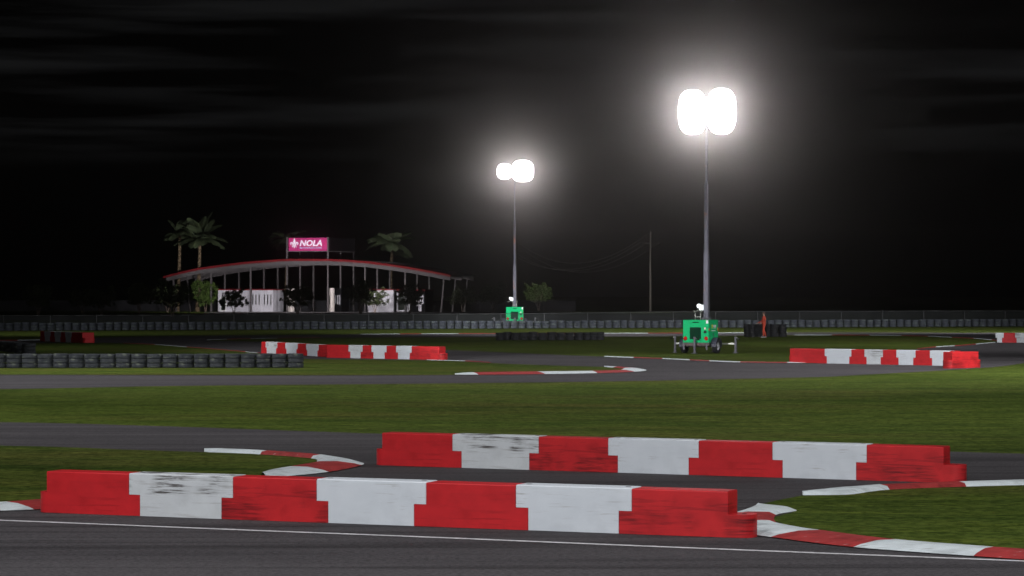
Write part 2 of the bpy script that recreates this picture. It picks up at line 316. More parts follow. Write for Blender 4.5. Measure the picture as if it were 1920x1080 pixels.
for p in sp: vs.append((bm.verts.new((p.x, p.y - .07, .009)), bm.verts.new((p.x, p.y + .07, .009))))
for a, b in zip(vs, vs[1:]): bm.faces.new((a[0], b[0], b[1], a[1]))
me = bpy.data.meshes.new('track_line'); bm.to_mesh(me); bm.free(); me.materials.append(M['line'])
o = bpy.data.objects.new('track_line', me); C.objects.link(o); tag(o, 'thin white line painted on the foreground asphalt', kind='structure')

# ------------------------------------------------------------------ barriers
TH, BH = .43, .62
def rrect(x0, x1, th, rl, rr):
    pts = []
    h = th / 2
    for (cx, cy, a0, r) in ((x1 - rr, -h + rr, -90, rr), (x1 - rr, h - rr, 0, rr), (x0 + rl, h - rl, 90, rl), (x0 + rl, -h + rl, 180, rl)):
        k = 8 if r > .1 else 3
        for i in range(k + 1):
            a = math.radians(a0 + 90 * i / k); pts.append((cx + r * math.cos(a), cy + r * math.sin(a)))
    return pts
def barrier(p0, p1, kind, worn, label, group, endl=False, endr=False, h=BH, th=TH, inset=None):
    p0 = Vector(p0); p1 = Vector(p1); d = p1 - p0; L = d.length; u = d.normalized(); nrm = Vector((-u.y, u.x, 0))
    if nrm.y < 0: nrm = -nrm
    c = (p0 + p1) / 2 + nrm * th / 2
    ins = inset if inset else L * .12
    m = M[{'R': 'bred', 'W': 'bwhite'}[kind] + ('_worn' if worn else '')]
    b = MB(); x0, x1 = -L / 2, L / 2; hm = h * .5
    rl = .19 if endl else .012; rr = .19 if endr else .012
    gp = .001
    if kind == 'R':
        b.prism(rrect(x0 + gp, x1 - gp, th, rl, rr), .004, hm, m)
        ir = ins * 1.75 if endr else ins
        b.prism(rrect(x0 + ins, x1 - ir, th, .012, .012), hm, h, m, .016)
        for sx, e in ((x0 + ins * .5, endl), (x1 - ir * .5, endr)):
            if e: b.bar((sx, 0, hm - .004), (sx, 0, hm + .002), .035, M['slot'])
    else:
        b.prism(rrect(x0 + gp, x1 - gp, th, .012, .012), .004, hm + .004, m)
        b.prism(rrect(x0 - ins + gp, x1 + ins - gp, th, .02, .02), hm + .004, h + .006, m, .016)
        for sx in (x0 - ins * .35, x1 + ins * .35):
            b.box((sx, 0, h + .006), (.07, .05, .006), M['slot'])
    o = b.build('barrier'); o.location = (c.x, c.y, .002); o.rotation_euler = (0, 0, math.atan2(u.y, u.x))
    return tag(o, label, 'barrier', group)
def row(seams, y_left, y_right, kinds, worn, rowname, group, endl=True, endr=True, h=BH, th=TH):
    A = G(seams[0], y_left); B = G(seams[-1], y_right); dv = B - A
    P = []
    for px in seams:
        t = (px - 960) / F
        a = (t * A.y - A.x) / (dv.x - t * dv.y); P.append(A + dv * a)
    nR = nW = 0; ins = .118 * dv.length / len(kinds)
    for i, k in enumerate(kinds):
        colr = 'red' if k == 'R' else 'white'
        if k == 'R': nR += 1; num = nR
        else: nW += 1; num = nW
        extra = {0: '', 1: 'worn '}[1 if worn[i] == '1' else 0]
        barrier(P[i], P[i + 1], k, worn[i] == '1', f'{extra}{colr} barrier, {ORD[num]} {colr} from the left in {rowname}', group,
                endl and i == 0, endr and i == len(kinds) - 1, h, th, ins)
row([67, 262, 415, 615, 776, 990, 1160, 1409], 961, 1010.3, 'RWRWRWR', '0110001', 'the nearest row on the asphalt', 'barriers in the nearest row')
row([699.5, 865, 992, 1158, 1291, 1467, 1605, 1805], 872.5, 906.8, 'RWRWRWR', '0110001', 'the second nearest row', 'barriers in the second nearest row')
row([488, 500, 517.5, 537, 555.5, 576, 595, 628], 661.5, 670.5, 'RWRWRWR', '0100001', 'the row behind the tyre wall', 'barriers behind the grey tyre wall', h=.60)
row([609.5, 656.7, 676, 700, 721, 746, 768, 830], 670.8, 675.2, 'RWRWRWR', '0110001', 'the row right of the tyre wall', 'barriers right of the grey tyre wall', h=.64, th=.5)
row([1477, 1550, 1592, 1624.5, 1651, 1684.5, 1712, 1747.5, 1777, 1800], 680.2, 686.5, 'RWRWRWRWR', '000100000', 'the row by the near light tower', 'barriers right of the near light tower', h=.66)
barrier(G(1781.5, 691.2), G(1841.5, 689.4), 'R', True, 'dark red scuffed barrier standing crosswise before a row end', 'barriers right of the near light tower', True, True, h=.70, th=.5, inset=.14)
row([74, 84, 93.5, 103, 113, 123, 133, 157], 639.8, 643.2, 'RWRWRWR', '0000000', 'the small row at the far left', 'barriers at the far left', h=.66, th=.8)
row([1869.5, 1879, 1906, 1945], 642.4, 642.9, 'WRW', '001', 'the short row at the right edge', 'barriers at the right edge', h=.62)

# ------------------------------------------------------------------ tyre stacks
def tyre_mesh(name, m, r, h):
    b = MB(); q = h / 2
    prof = [(r * .56, -q * .55), (r * .60, -q * .86), (r * .74, -q * .98), (r * .90, -q * .94), (r * .975, -q * .74), (r * .985, -q * .6), (r * .97, -q * .5), (r * 1.0, -q * .42), (r * 1.0, -q * .12), (r * .982, -q * .05), (r * .982, q * .05), (r * 1.0, q * .12),
            (r * 1.0, q * .42), (r * .97, q * .5), (r * .985, q * .6), (r * .975, q * .74), (r * .90, q * .94), (r * .74, q * .98), (r * .60, q * .86), (r * .56, q * .55)]
    prof.append(prof[0])
    b.lathe(prof, m, seg=28)
    for k in range(28):      # shallow tread blocks round the shoulder
        a = 2 * math.pi * k / 28
        for s in (-1, 1):
            b.box((r * .985 * math.cos(a), r * .985 * math.sin(a), s * q * .68), (.016, r * .10, q * .36), m, (0, 0, a))
    return b.mesh(name)
def make_stack(m, n, r, h, varnt):
    me = tyre_mesh('tyre', m, r, h)
    root = empty('tyre_stack', (0, 0, 0))
    for i in range(n):
        o = bpy.data.objects.new('tyre', me); C.objects.link(o); o.parent = root
        o.location = (random.uniform(-1, 1) * varnt, random.uniform(-1, 1) * varnt, h * (i + .5) * .985 + .004); o.rotation_euler = (random.uniform(-.02, .02), random.uniform(-.02, .02), random.uniform(0, 6))
    return root
class Stacks:
    def __init__(s, m, n, r, h, var=.012):
        s.protos = [make_stack(m, n, r, h, var) for _ in range(4)]; s.used = [False] * 4; s.k = 0; s.args = (m, n, r, h)
    def put(s, x, y, label, group, sz=1.0, rz=None):
        i = random.randrange(4)
        if s.k < 4: i = s.k
        s.k += 1
        if not s.used[i]: o = s.protos[i]; s.used[i] = True
        else: o = dup(s.protos[i])
        o.location = (x, y, .012); o.rotation_euler = (0, 0, random.uniform(0, 6.28) if rz is None else rz); o.scale = (1, 1, sz)
        return tag(o, label, 'tyre stack', group)
# the far wall: D runs 218 -> 232 -> 246 m
S = Stacks(M['tyre'], 3, .335, .235)
def wallD(px): return 218.5 + 27.5 * px / 1900
x = -14.0; k = 0
while x < 1942:
    d = wallD(x); S.put(PX(x, d), d, 'grey stack of three tyres in the long wall below the far fence', 'tyre stacks of the long far wall', random.choice([1, 1, 1.0, .93, .95, 1.02]))
    x += .695 * F / d
# near-left wall
S = Stacks(M['tyre_old'], 3, .350, .199, .006)
for i in range(20):
    px = -5 + 29.35 * i; y = 690.6 - .35 * i / 19
    d = dist(y)
    lab = 'dusty grey three-tyre stack cut by the left edge, in the near wall' if i == 0 else (f'dusty grey three-tyre stack, {ORD[20 - i]} from the right end of the near wall' if i < 19 else 'dusty grey three-tyre stack at the right end of the near wall')
    S.put(PX(px, d), d + .33, lab, 'tyre stacks of the near grey wall', random.choice([1, 1.03, 1, 1.02]))
S = Stacks(M['tyre_old'], 3, .37, .187, .02)
for i, (px, y) in enumerate([(51.5, 663.8), (37, 662.6), (29, 661.6), (22, 660.8), (14, 660), (6, 659.2), (-3, 658.6)]):
    S.put(PX(px, dist(y)), dist(y) + .35, ('nearest stack, right end of the receding tyre row at the left edge' if i == 0 else f'{ORD[i + 1]} stack from the right in the receding tyre row at the left edge'), 'tyre stacks receding at the left edge')
# black row
S = Stacks(M['tyre_dark'], 3, .30, .178, .012)
bx = [427, 512, 570, 645, 727, 809, 890, 972, 1055, 1137, 1215, 1277, 1338, 1395]
for i in range(13):
    px = 840 + (bx[i] + bx[i + 1]) / 9.6; dep = .35 if i in (1, 10, 11, 12) else 0
    if i == 1: px -= 1.5
    d = dist(638.4) + dep + (0.25 if i >= 10 else 0)
    S.put(PX(px, d), d + .3, f'black three-tyre stack, {ORD[i + 1]} from the left in the short row before the far track', 'black tyre stacks in the short row', [.97, 1.04, .98, 1, 1.07, .98, 1.05, 1, 1.01, 1, 1, 1.02, 1.02][i])
# five-tyre stacks round the marshal
S = Stacks(M['tyre_dark'], 5, .315, .186, .02)
for i, (px, dd) in enumerate([(1402.6, 0), (1411.2, -.28), (1421.5, -.45), (1441, .6), (1451.5, .35), (1467, .3)]):
    d = dist(632) + .3 + dd
    where = ['far left, touched by none', 'second from the left', 'just left of the marshal', 'just right of the marshal', 'second from the right', 'at the right end'][i]
    if i == 0: where = 'at the left end'
    S.put(PX(px, d), d, f'black stack of five tyres {where} of the pile by the marshal' if i not in (2, 3) else f'black stack of five tyres {where}', 'five-tyre stacks by the marshal')

# ------------------------------------------------------------------ lighting towers
def make_tower(name, loc, rz, sc, z1, z2, z3, zl, lamps, label, aim):
    root = empty(name, loc, rz); tag(root, label, 'light tower', 'mobile light towers'); root.scale = (sc, sc, sc)
    W, L = 1.45, 1.41
    b = MB(); b.box((0, 0, 1.165), (W, L, 1.19), M['green'], bevel=.02)
    for z in (.62, .9): pass
    b.box((0, 0, 1.757), (W + .02, L + .02, .02), M['green'])
    body = b.build('body', root)
    g = MB(); g.box((-.02, -L / 2 - .004, 1.07), (.62, .02, .62), M['grille'])
    for i in range(9): g.box((-.30 + .07 * i, -L / 2 - .018, 1.07), (.010, .012, .62), M['grillebar'])
    for i in range(12): g.box((-.02, -L / 2 - .018, .79 + .051 * i), (.62, .010, .010), M['grillebar'])
    g.build('grille', body)
    for sx in (-.585, .585):
        g = MB(); T = Matrix.Translation((sx, -L / 2, .79)) @ Euler((math.pi / 2, 0, 0)).to_matrix().to_4x4()
        g.lathe([(.0, .045), (.07, .04), (.105, .025), (.11, 0)], M['redlens'], 20, T); g.build('tail_lamp', body)
    g = MB(); g.box((0, -L / 2 - .006, 1.64), (.36, .012, .05), M['grille']); g.build('vent_slot', body)
    g = MB(); g.box((.64, -L / 2 - .006, 1.665), (.13, .008, .17), M['white']); g.build('sticker', body)
    g = MB(); g.box((.52, -L / 2 - .006, 1.32), (.09, .008, .12), M['pale']); g.build('sticker', body)
    g = MB(); g.bar((.53, -L / 2 + .01, 1.14), (.53, -L / 2 - .02, 1.14), .072, M['slot'], seg=16); g.build('filler_hole', body)
    # right-hand door with its writing
    g = MB(); g.box((W / 2 + .006, -.02, 1.2), (.012, 1.18, .95), M['green'], bevel=.004); dr = g.build('side_door', body)
    g = MB(); g.box((W / 2 + .016, -.02, .98), (.01, .07, .2), M['steel']); g.build('handle', dr)
    g = MB(); g.box((W / 2 + .016, -.22, 1.43), (.008, .13, .2), M['yellow'])
    for i, wd in enumerate((.08, .05, .07, .08)): g.box((W / 2 + .016, .02 + .1 * i, 1.44), (.008, wd, .13), M['white'])
    g.box((W / 2 + .016, .17, 1.34), (.008, .3, .03), M['white'])
    for i in range(5): g.box((W / 2 + .016, -.25 + .12 * i, 1.2), (.008, .09, .045), M['white'])
    g.build('sticker', dr)
    g = MB(); g.box((W / 2 + .012, .62, 1.28), (.03, .08, .16), M['orangelens'], bevel=.006); g.build('side_marker', body)
    g = MB(); g.box((W / 2 + .012, -.66, 1.26), (.03, .06, .14), M['redlens'], bevel=.006); g.build('side_marker', body)
    # chassis
    g = MB(); g.box((0, -L / 2 - .0, .49), (W + .03, .10, .16), M['chassis']); g.box((0, L / 2, .49), (W + .03, .10, .16), M['chassis'])
    for sx in (-1, 1): g.box((sx * .66, 0, .48), (.1, L - .1, .14), M['chassis'])
    g.box((0, 0, .42), (W * .86, L * .9, .14), M['black']); g.bar((-.8, 0, .39), (.8, 0, .39), .035, M['chassis'])
    g.box((0, 1.3, .46), (.09, 1.3, .09), M['chassis']); g.build('chassis', root)
    for sx in (-.64, .64):
        g = MB(); g.box((sx, -L / 2 - .07, .37), (.09, .05, .34), M['steel']); g.build('support_leg', root)
    for sx in (-.90, .90):
        w = empty('wheel', (sx, .0, .385)); w.parent = root; w.rotation_euler = (0, math.pi / 2, 0)
        t = MB(); t.lathe([(.22, -.09), (.27, -.125), (.35, -.125), (.38, -.10), (.388, -.05), (.38, -.045), (.38, -.035), (.388, -.03), (.388, .03), (.38, .035), (.38, .045), (.388, .05), (.38, .10), (.35, .125), (.27, .125), (.22, .09), (.22, -.09)], M['tyre_dark'], 36)
        t.build('tyre', w)
        r = MB(); s = 1 if sx > 0 else -1
        r.lathe([(.225, s * .085), (.20, s * .07), (.19, s * .03), (.15, s * .035), (.12, s * .06), (.06, s * .06), (.05, s * .10), (0.001, s * .10)], M['rimw'], 24)
        for k in range(5):
            a = 2 * math.pi * k / 5; r.bar((.165 * math.cos(a), .165 * math.sin(a), s * .03), (.165 * math.cos(a), .165 * math.sin(a), s * .045), .028, M['slot'], seg=10)
        r.build('rim', w)
        f = MB(); n = 10; pts = []
        for k in range(n + 1):
            a = math.radians(-5 + 190 * k / n); pts.append((.47 * math.cos(a), .385 + .46 * math.sin(a)))
        x0, x1 = sx - .15, sx + .15
        for k in range(n):
            (ya, za), (yb, zb) = pts[k], pts[k + 1]
            f.face([(x0, ya, za), (x1, ya, za), (x1, yb, zb), (x0, yb, zb)], M['navy'])
            f.face([(x0, ya * .93, za * .985), (x1, ya * .93, za * .985), (x1, yb * .93, zb * .985), (x0, yb * .93, zb * .985)], M['navy'])
            f.face([(x1, ya, za), (x1, yb, zb), (x1, yb * .93, zb * .985), (x1, ya * .93, za * .985)], M['navy'])
            f.face([(x0, ya, za), (x0, yb, zb), (x0, yb * .93, zb * .985), (x0, ya * .93, za * .985)], M['navy'])
        f.build('fender', root)
    # outriggers and jacks
    def jack(x, y, hside):
        g = MB(); g.sq((x, y, .05), (x, y, .88), .105, M['steel']); g.sq((x, y, .02), (x, y, .1), .08, M['steel']); g.box((x, y, .018), (.26, .26, .025), M['steel'])
        j = g.build('jack', root)
        h = MB(); h.bar((x, y, .86), (x + hside * .13, y - .05, .77), .018, M['bright']); h.bar((x + hside * .13, y - .05, .77), (x + hside * .25, y - .09, .74), .04, M['black']); h.build('crank', j)
    jack(0, -L / 2 - .16, 1)
    jack(-1.72, .71, -1); jack(1.72, .71, 1); jack(0, 1.9, 1)
    for s in (-1, 1):
        g = MB(); g.sq((s * .6, .71, .50), (s * 1.66, .71, .50), .085, M['bright']); g.build('outrigger_arm', root)
    # ladder-shaped rack
    g = MB()
    for s in (-1, 1):
        g.bar((.02 + s * .15, -.45, 1.76), (.02 + s * .15, -.45, 2.15), .022, M['bright']); g.bar((.02 + s * .15, -.45, 2.15), (.02 + s * .21, -.5, 2.28), .022, M['bright'])
    g.bar((-.13, -.45, 1.93), (.17, -.45, 1.93), .022, M['bright']); g.build('rack', root)
    # mast
    mx, my = .12, .58
    if abs(rz) < .05: mx = 0.0
    g = MB(); g.box((mx, my, 1.82), (.42, .34, .14), M['steel'], bevel=.01); g.sq((mx, my, 1.3), (mx, my, z1), .235, M['rusty']); g.build('mast_section', root)
    g = MB(); g.sq((mx, my, z1 - .02), (mx, my, z2), .175, M['rusty']); g.build('mast_section', root)
    g = MB(); g.sq((mx, my, z2 - .02), (mx, my, z3), .105, M['rusty']); g.build('mast_section', root)
    g = MB(); g.bar((mx - .18, my, 1.9), (mx - .13, my, z2), .014, M['black'], seg=6); g.sq((mx - .2, my, z1 - .05), (mx, my, z1 - .05), .03, M['steel']); g.sq((mx - .16, my, z2 - .05), (mx, my, z2 - .05), .03, M['steel'])
    g.build('cable', root)
    w = MB(); w.box((mx - .24, my - .1, 2.42), (.24, .2, .3), M['worklamp'], bevel=.04); w.bar((mx - .36, my - .12, 2.5), (mx - .36, my - .22, 2.5), .12, M['worklamp'], seg=14)
    wl = w.build('work_lamp', root)
    w = MB(); w.bar((mx - .62, my - .1, 2.2), (mx - .25, my - .12, 2.34), .016, M['bright']); w.build('bracket', wl)
    # lamp head, turned to aim
    hd = empty('lamp_head', (mx, my, zl)); hd.parent = root; hd.rotation_euler = (0, 0, aim - rz)
    g = MB(); g.bar((-.95, .18, 0), (.95, .18, 0), .04, M['housing']); g.bar((0, .12, z3 - zl - .05), (0, .18, .1), .05, M['housing'])
    for (lx, lz, lr, lh) in lamps: g.bar((lx, .18, 0), (lx, .16, lz), .03, M['housing'])
    g.build('crossbar', hd)
    for (lx, lz, lr, lh) in lamps:  # lamp outlines enlarged so the shape takes in the glow around them
        n = 36; ring = []
        for k in range(n):
            a = 2 * math.pi * k / n; ca, sa = math.cos(a), math.sin(a); e = .72
            ring.append((lr * abs(ca) ** e * (1 if ca > 0 else -1), lh * abs(sa) ** e * (1 if sa > 0 else -1)))
        def shell(layers, m, nm, par, cap):
            h = MB(); rs = []
            for (k_, y_) in layers: rs.append([h.bm.verts.new((lx + q[0] * k_, y_, lz + q[1] * k_)) for q in ring])
            for r0, r1 in zip(rs, rs[1:]):
                for k in range(n): f = h.bm.faces.new((r0[k], r0[(k + 1) % n], r1[(k + 1) % n], r1[k])); f.smooth = True
            h.bm.faces.new(rs[0] if cap == 0 else rs[-1]); h.mi(m); return h.build(nm, par)
        fl = shell([(.45, .30), (.75, .22), (.98, .06), (1.0, .0)], M['housing'], 'floodlight', hd, 0)
        shell([(.985, -.004), (.9, -.03), (.6, -.06)], M['lamp'], 'lens', fl, 1)
    return root, mx, my
p = G(1313.5, 662.6)
T1 = make_tower('light_tower', (p.x, p.y, .012), math.radians(-25), 1.0, 5.28, 9.0, 12.3, 12.84,
    [(-.745, -.02, .77, 1.20), (.795, .03, .79, 1.24)], 'nearer green light tower standing on the infield grass, with two lit lamps enlarged by glow', math.radians(0))
D2 = dist(615)
T2 = make_tower('light_tower', (PX(965, D2), D2, .012), 0.0, 1.06, 5.24, 9.05, 12.7, 13.28,
    [(-.87, -.02, .62, .66), (.68, .02, .93, .92)], 'green mobile light tower behind the far tyre wall and fence, the farther one', 0)

# ------------------------------------------------------------------ marshal
def person(loc, rz):
    root = empty('person', loc, rz); tag(root, 'person in orange-red overalls and ear defenders, one hand out over the black tyres', 'person')
    J = {}; E = []; R = {}
    def j(n, p, r, par=None):
        J[n] = len(J); R[n] = (p, r)
        if par: E.append((par, n))
    # faces +x (front), y = left side of the body
    j('pelvis', (0, 0, .96), (.125, .155))
    j('waist', (.005, 0, 1.10), (.115, .14), 'pelvis'); j('chest', (-.01, 0, 1.30), (.125, .17), 'waist'); j('upper', (-.02, 0, 1.43), (.09, .13), 'chest')
    j('neck', (0, 0, 1.53), (.055, .055), 'upper'); j('skull0', (.015, 0, 1.61), (.075, .07), 'neck'); j('skull1', (.01, 0, 1.69), (.095, .078), 'skull0'); j('crown', (.005, 0, 1.755), (.055, .05), 'skull1')
    for s, nm, hipx, kx, ax in ((1, 'l', 0, .09, .08), (-1, 'r', 0, -.03, -.16)):
        j('hip' + nm, (0, s * .10, .88), (.105, .10), 'pelvis'); j('knee' + nm, (kx, s * .12, .50), (.072, .07), 'hip' + nm); j('calf' + nm, ((kx + ax) / 2 - .015, s * .115, .34), (.068, .066), 'knee' + nm); j('ank' + nm, (ax, s * .12, .10), (.045, .045), 'calf' + nm)
        j('heel' + nm, (ax - .01, s * .12, .045), (.042, .042), 'ank' + nm); j('toe' + nm, (ax + .17, s * .135, .035), (.035, .045), 'heel' + nm)
    # left arm reaches forward and down, right arm bent forward
    for s, nm, el, wr in ((1, 'l', (.02, .27, 1.14), (.27, .24, 1.02)), (-1, 'r', (.09, -.25, 1.13), (.37, -.20, 1.03))):
        j('sh' + nm, (-.02, s * .185, 1.42), (.066, .066), 'upper'); j('el' + nm, el, (.046, .046), 'sh' + nm); j('wr' + nm, wr, (.030, .028), 'el' + nm)
        d = (Vector(wr) - Vector(el)).normalized(); pc = Vector(wr) + d * .05
        j('palm' + nm, tuple(pc), (.036, .018), 'wr' + nm)
        for q, (oy, ln) in enumerate(((-.027, .072), (-.009, .082), (.009, .077), (.027, .062))):
            k1 = Vector(wr) + d * .095 + Vector((0, oy, 0)); k2 = k1 + d * ln * .55 + Vector((0, 0, -.012)); k3 = k2 + d * ln * .35 + Vector((0, 0, -.028))
            j(f'f{nm}{q}a', tuple(k1), (.0095, .0095), 'palm' + nm); j(f'f{nm}{q}b', tuple(k2), (.0085, .0085), f'f{nm}{q}a'); j(f'f{nm}{q}c', tuple(k3), (.007, .007), f'f{nm}{q}b')
        t1 = Vector(wr) + d * .04 + Vector((0, -s * .035, -.012)); j('t' + nm + 'a', tuple(t1), (.012, .012), 'palm' + nm); j('t' + nm + 'b', tuple(t1 + d * .045 + Vector((0, -s * .012, -.012))), (.009, .009), 't' + nm + 'a')
    me = bpy.data.meshes.new('body'); names = list(J)
    me.from_pydata([R[n][0] for n in names], [(J[a], J[b]) for a, b in E], [])
    o = bpy.data.objects.new('body_cage', me); C.objects.link(o)
    sk = o.modifiers.new('s', 'SKIN'); sk.use_smooth_shade = True
    ss = o.modifiers.new('u', 'SUBSURF'); ss.levels = 2; ss.render_levels = 2
    for i, n in enumerate(names):
        v = me.skin_vertices[0].data[i]; v.radius = R[n][1]; v.use_root = n == 'pelvis'
    dg = bpy.context.evaluated_depsgraph_get(); dg.update()
    m2 = bpy.data.meshes.new_from_object(o.evaluated_get(dg)); bpy.data.objects.remove(o)
    m2.materials.clear(); m2.materials.append(M['suit']); m2.materials.append(M['skin'])
    wl = [Vector(R['wrl'][0]), Vector(R['wrr'][0])]
    for f in m2.polygons:
        f.use_smooth = True; c = f.center
        hand = any((c.x > w.x + .005 and (c - w).length < .24 and c.z > .8 and c.z < w.z + .08) for w in wl)
        f.material_index = 1 if (c.z > 1.515 or hand) else 0
    b = bpy.data.objects.new('body', m2); C.objects.link(b); b.parent = root
    # face relief
    f = MB(); f.bar((.095, 0, 1.665), (.122, 0, 1.648), .010, M['skin'], .016, seg=8); f.bar((.095, 0, 1.60), (.103, 0, 1.60), .022, M['hair'], seg=10)
    for s in (-1, 1): f.bar((.092, s * .03, 1.685), (.100, s * .03, 1.685), .011, M['muff'], seg=8)
    f.build('face', root)
    h = MB(); bmesh.ops.create_uvsphere(h.bm, u_segments=20, v_segments=12, radius=1)
    for v in h.bm.verts: v.co = Vector((v.co.x * .108 - .012, v.co.y * .090, v.co.z * .085 + 1.725))
    for v in [v for v in h.bm.verts if v.co.x > .03 and v.co.z < 1.725]: v.co.x = .03
    h.mi(M['hair']); h.build('hair', root)
    h = MB()
    for s in (-1, 1): h.bar((0, s * .078, 1.665), (0, s * .115, 1.665), .043, M['muff'], .036, seg=16)
    n = 12; arc = [(0, .098 * math.cos(math.pi * k / n), 1.69 + .13 * math.sin(math.pi * k / n)) for k in range(n + 1)]
    for a, c in zip(arc, arc[1:]): h.bar(a, c, .009, M['bright'], seg=6)
    h.build('ear_defenders', root)
    for s, ax in ((1, .08), (-1, -.16)):
        h = MB(); h.box((ax + .07, s * .127, .045), (.29, .10, .085), M['muff'], bevel=.03); h.box((ax + .07, s * .127, .010), (.30, .105, .018), M['white']); h.build('shoe', root)
    h = MB()
    bmesh.ops.create_cone(h.bm, cap_ends=False, segments=20, radius1=.185, radius2=.15, depth=.10)
    for v in h.bm.verts: v.co = Vector((v.co.x * .92 + .02, v.co.y, v.co.z + 1.0))
    h.mi(M['suit']); h.build('jacket_hem', root)
    return root
d = dist(632.6); person((PX(1431.5, d), d - .35, .012), math.radians(180 + 14))

# ------------------------------------------------------------------ fences
def fence_line(name, label, pts, posts, top, m, group=None):
    root = empty(name, (0, 0, 0)); tag(root, label, 'fence', group)
    b = MB(); r = MB()
    for (x0, y0), (x1, y1) in zip(pts, pts[1:]):
        t0, t1 = top(x0), top(x1)
        b.face([(x0, y0, .03), (x1, y1, .03), (x1, y1, t1 - .02), (x0, y0, t0 - .02)], m)
        r.bar((x0, y0, t0), (x1, y1, t1), .028, M['steelf'], seg=6)
    b.build('mesh_panel', root); r.build('rail', root)
    for (x, y) in posts:
        q = MB(); q.bar((x, y, 0), (x, y, top(x) + .06), .035, M['steelf'], seg=8); q.build('post', root)
    return root
M['steelf'] = mat('fence_steel_dark', (.055, .058, .06), .6, .2)
def fD(px): return wallD(px) + 1.2
fp = [(PX(px, fD(px)), fD(px)) for px in range(-60, 2000, 40)]
ft = [(-60, 592.6), (0, 592), (960, 588.3), (1250, 584.5), (1500, 583.6), (1920, 582.8), (2000, 582.6)]
def ftop(X):
    # X -> height, from the profile of the fence top
    best = None
    for i in range(len(ft) - 1):
        (a, ya), (b, yb) = ft[i], ft[i + 1]
        xa, xb = PX(a, fD(a)), PX(b, fD(b))
        if xa <= X <= xb or (i == len(ft) - 2 and X > xb) or (i == 0 and X < xa):
            t = (X - xa) / (xb - xa); px = a + (b - a) * t; y = ya + (yb - ya) * t
            return PZ(y, fD(px))
    return 1.3
posts = []; x = 6.5 - 87
while x < 1960:
    posts.append((PX(x, fD(x)), fD(x))); x += 87.5 - 12 * max(0, x) / 1900
fence_line('chain_link_fence', 'dark see-through chain-link fence running behind the long far tyre wall', fp, posts, ftop, M['mesh'])
bp = [(PX(px, 432), 432) for px in range(-60, 1140, 60)]
fence_line('screen_fence', 'taller dark screened fence behind the pavilion and trees', bp, bp[::2], lambda X: 1.75, M['meshback'])

# ------------------------------------------------------------------ pavilion
A = math.radians(-19.6); U = Vector((math.cos(A), math.sin(A), 0)); V = Vector((-math.sin(A), math.cos(A), 0))
OB = Vector((PX(575, 419), 419, 0))
def fa(px, v=0.0):
    t = (px - 960) / F; o = OB + V * v
    return (t * o.y - o.x) / (U.x - t * U.y)
def fz(px, py, v=0.0):
    a = fa(px, v); d = (OB + V * v + U * a).y
    return PZ(py, d)
pav = empty('pavilion', OB, A); tag(pav, 'open pavilion with a wide arched red-edged roof on slim grey columns and white rooms below', 'pavilion')
prof = [(306, 518), (340, 509.5), (375, 502), (415, 496.5), (460, 491), (520, 486.5), (540, 485.4), (615, 485.4), (650, 487), (690, 490), (730, 495), (770, 501), (810, 508), (845, 515)]
RP = [(fa(px), fz(px, py)) for px, py in prof]
DEEP = 11.2
b = MB()
for (x0, z0), (x1, z1) in zip(RP, RP[1:]): 
    v = [b.bm.verts.new(q) for q in ((x0, -.12, z0 - .34), (x1, -.12, z1 - .34), (x1, -.12, z1), (x0, -.12, z0), (x0, 0.02, z0 - .34), (x1, 0.02, z1 - .34), (x1, 0.02, z1), (x0, 0.02, z0))]
    for q in ((0, 1, 2, 3), (4, 7, 6, 5), (0, 4, 5, 1), (3, 2, 6, 7)): b.bm.faces.new([v[i] for i in q])
b.mi(M['roofred']); b.build('fascia', pav)
b = MB()
for (x0, z0), (x1, z1) in zip(RP, RP[1:]):
    v = [b.bm.verts.new(q) for q in ((x0, .03, z0 - .16), (x1, .03, z1 - .16), (x1, .03, z1 - .04), (x0, .03, z0 - .04), (x0, DEEP, z0 - .16), (x1, DEEP, z1 - .16), (x1, DEEP, z1 - .04), (x0, DEEP, z0 - .04))]
    for q in ((0, 3, 7, 4), (0, 4, 5, 1), (3, 2, 6, 7), (4, 7, 6, 5)) if x0 == RP[0][0] else (((1, 5, 6, 2), (0, 4, 5, 1), (3, 2, 6, 7), (4, 7, 6, 5)) if x1 == RP[-1][0] else ((0, 4, 5, 1), (3, 2, 6, 7), (4, 7, 6, 5))): b.bm.faces.new([v[i] for i in q])
b.mi(M['beam']); b.build('roof', pav)
def roofz(x):
    for (x0, z0), (x1, z1) in zip(RP, RP[1:]):
        if x0 <= x <= x1: return z0 + (z1 - z0) * (x - x0) / (x1 - x0)
    return RP[0][1] if x < 0 else RP[-1][1]
ROWS = [.25, 5.3, 10.6]
for v0 in ROWS:
    b = MB()
    xs = [RP[0][0] + .45] + [q[0] for q in RP[1:-1]] + [RP[-1][0] - .1]
    for x0, x1 in zip(xs, xs[1:]):
        z0, z1 = roofz(x0) - .17, roofz(x1) - .17; h = .78
        v = [b.bm.verts.new(q) for q in ((x0, v0 - .12, z0 - h), (x1, v0 - .12, z1 - h), (x1, v0 - .12, z1), (x0, v0 - .12, z0), (x0, v0 + .12, z0 - h), (x1, v0 + .12, z1 - h), (x1, v0 + .12, z1), (x0, v0 + .12, z0))]
        for q in ((0, 1, 2, 3), (4, 7, 6, 5), (0, 4, 5, 1)): b.bm.faces.new([v[i] for i in q])
        if x0 == xs[0]: b.bm.faces.new([v[i] for i in (0, 3, 7, 4)])
        if x1 == xs[-1]: b.bm.faces.new([v[i] for i in (1, 5, 6, 2)])
    b.mi(M['beam']); b.build('beam', pav)
colpx = [325, 396, 470, 538.5, 615, 684.5, 760, 833]
COLX = [fa(px, ROWS[0]) for px in colpx]
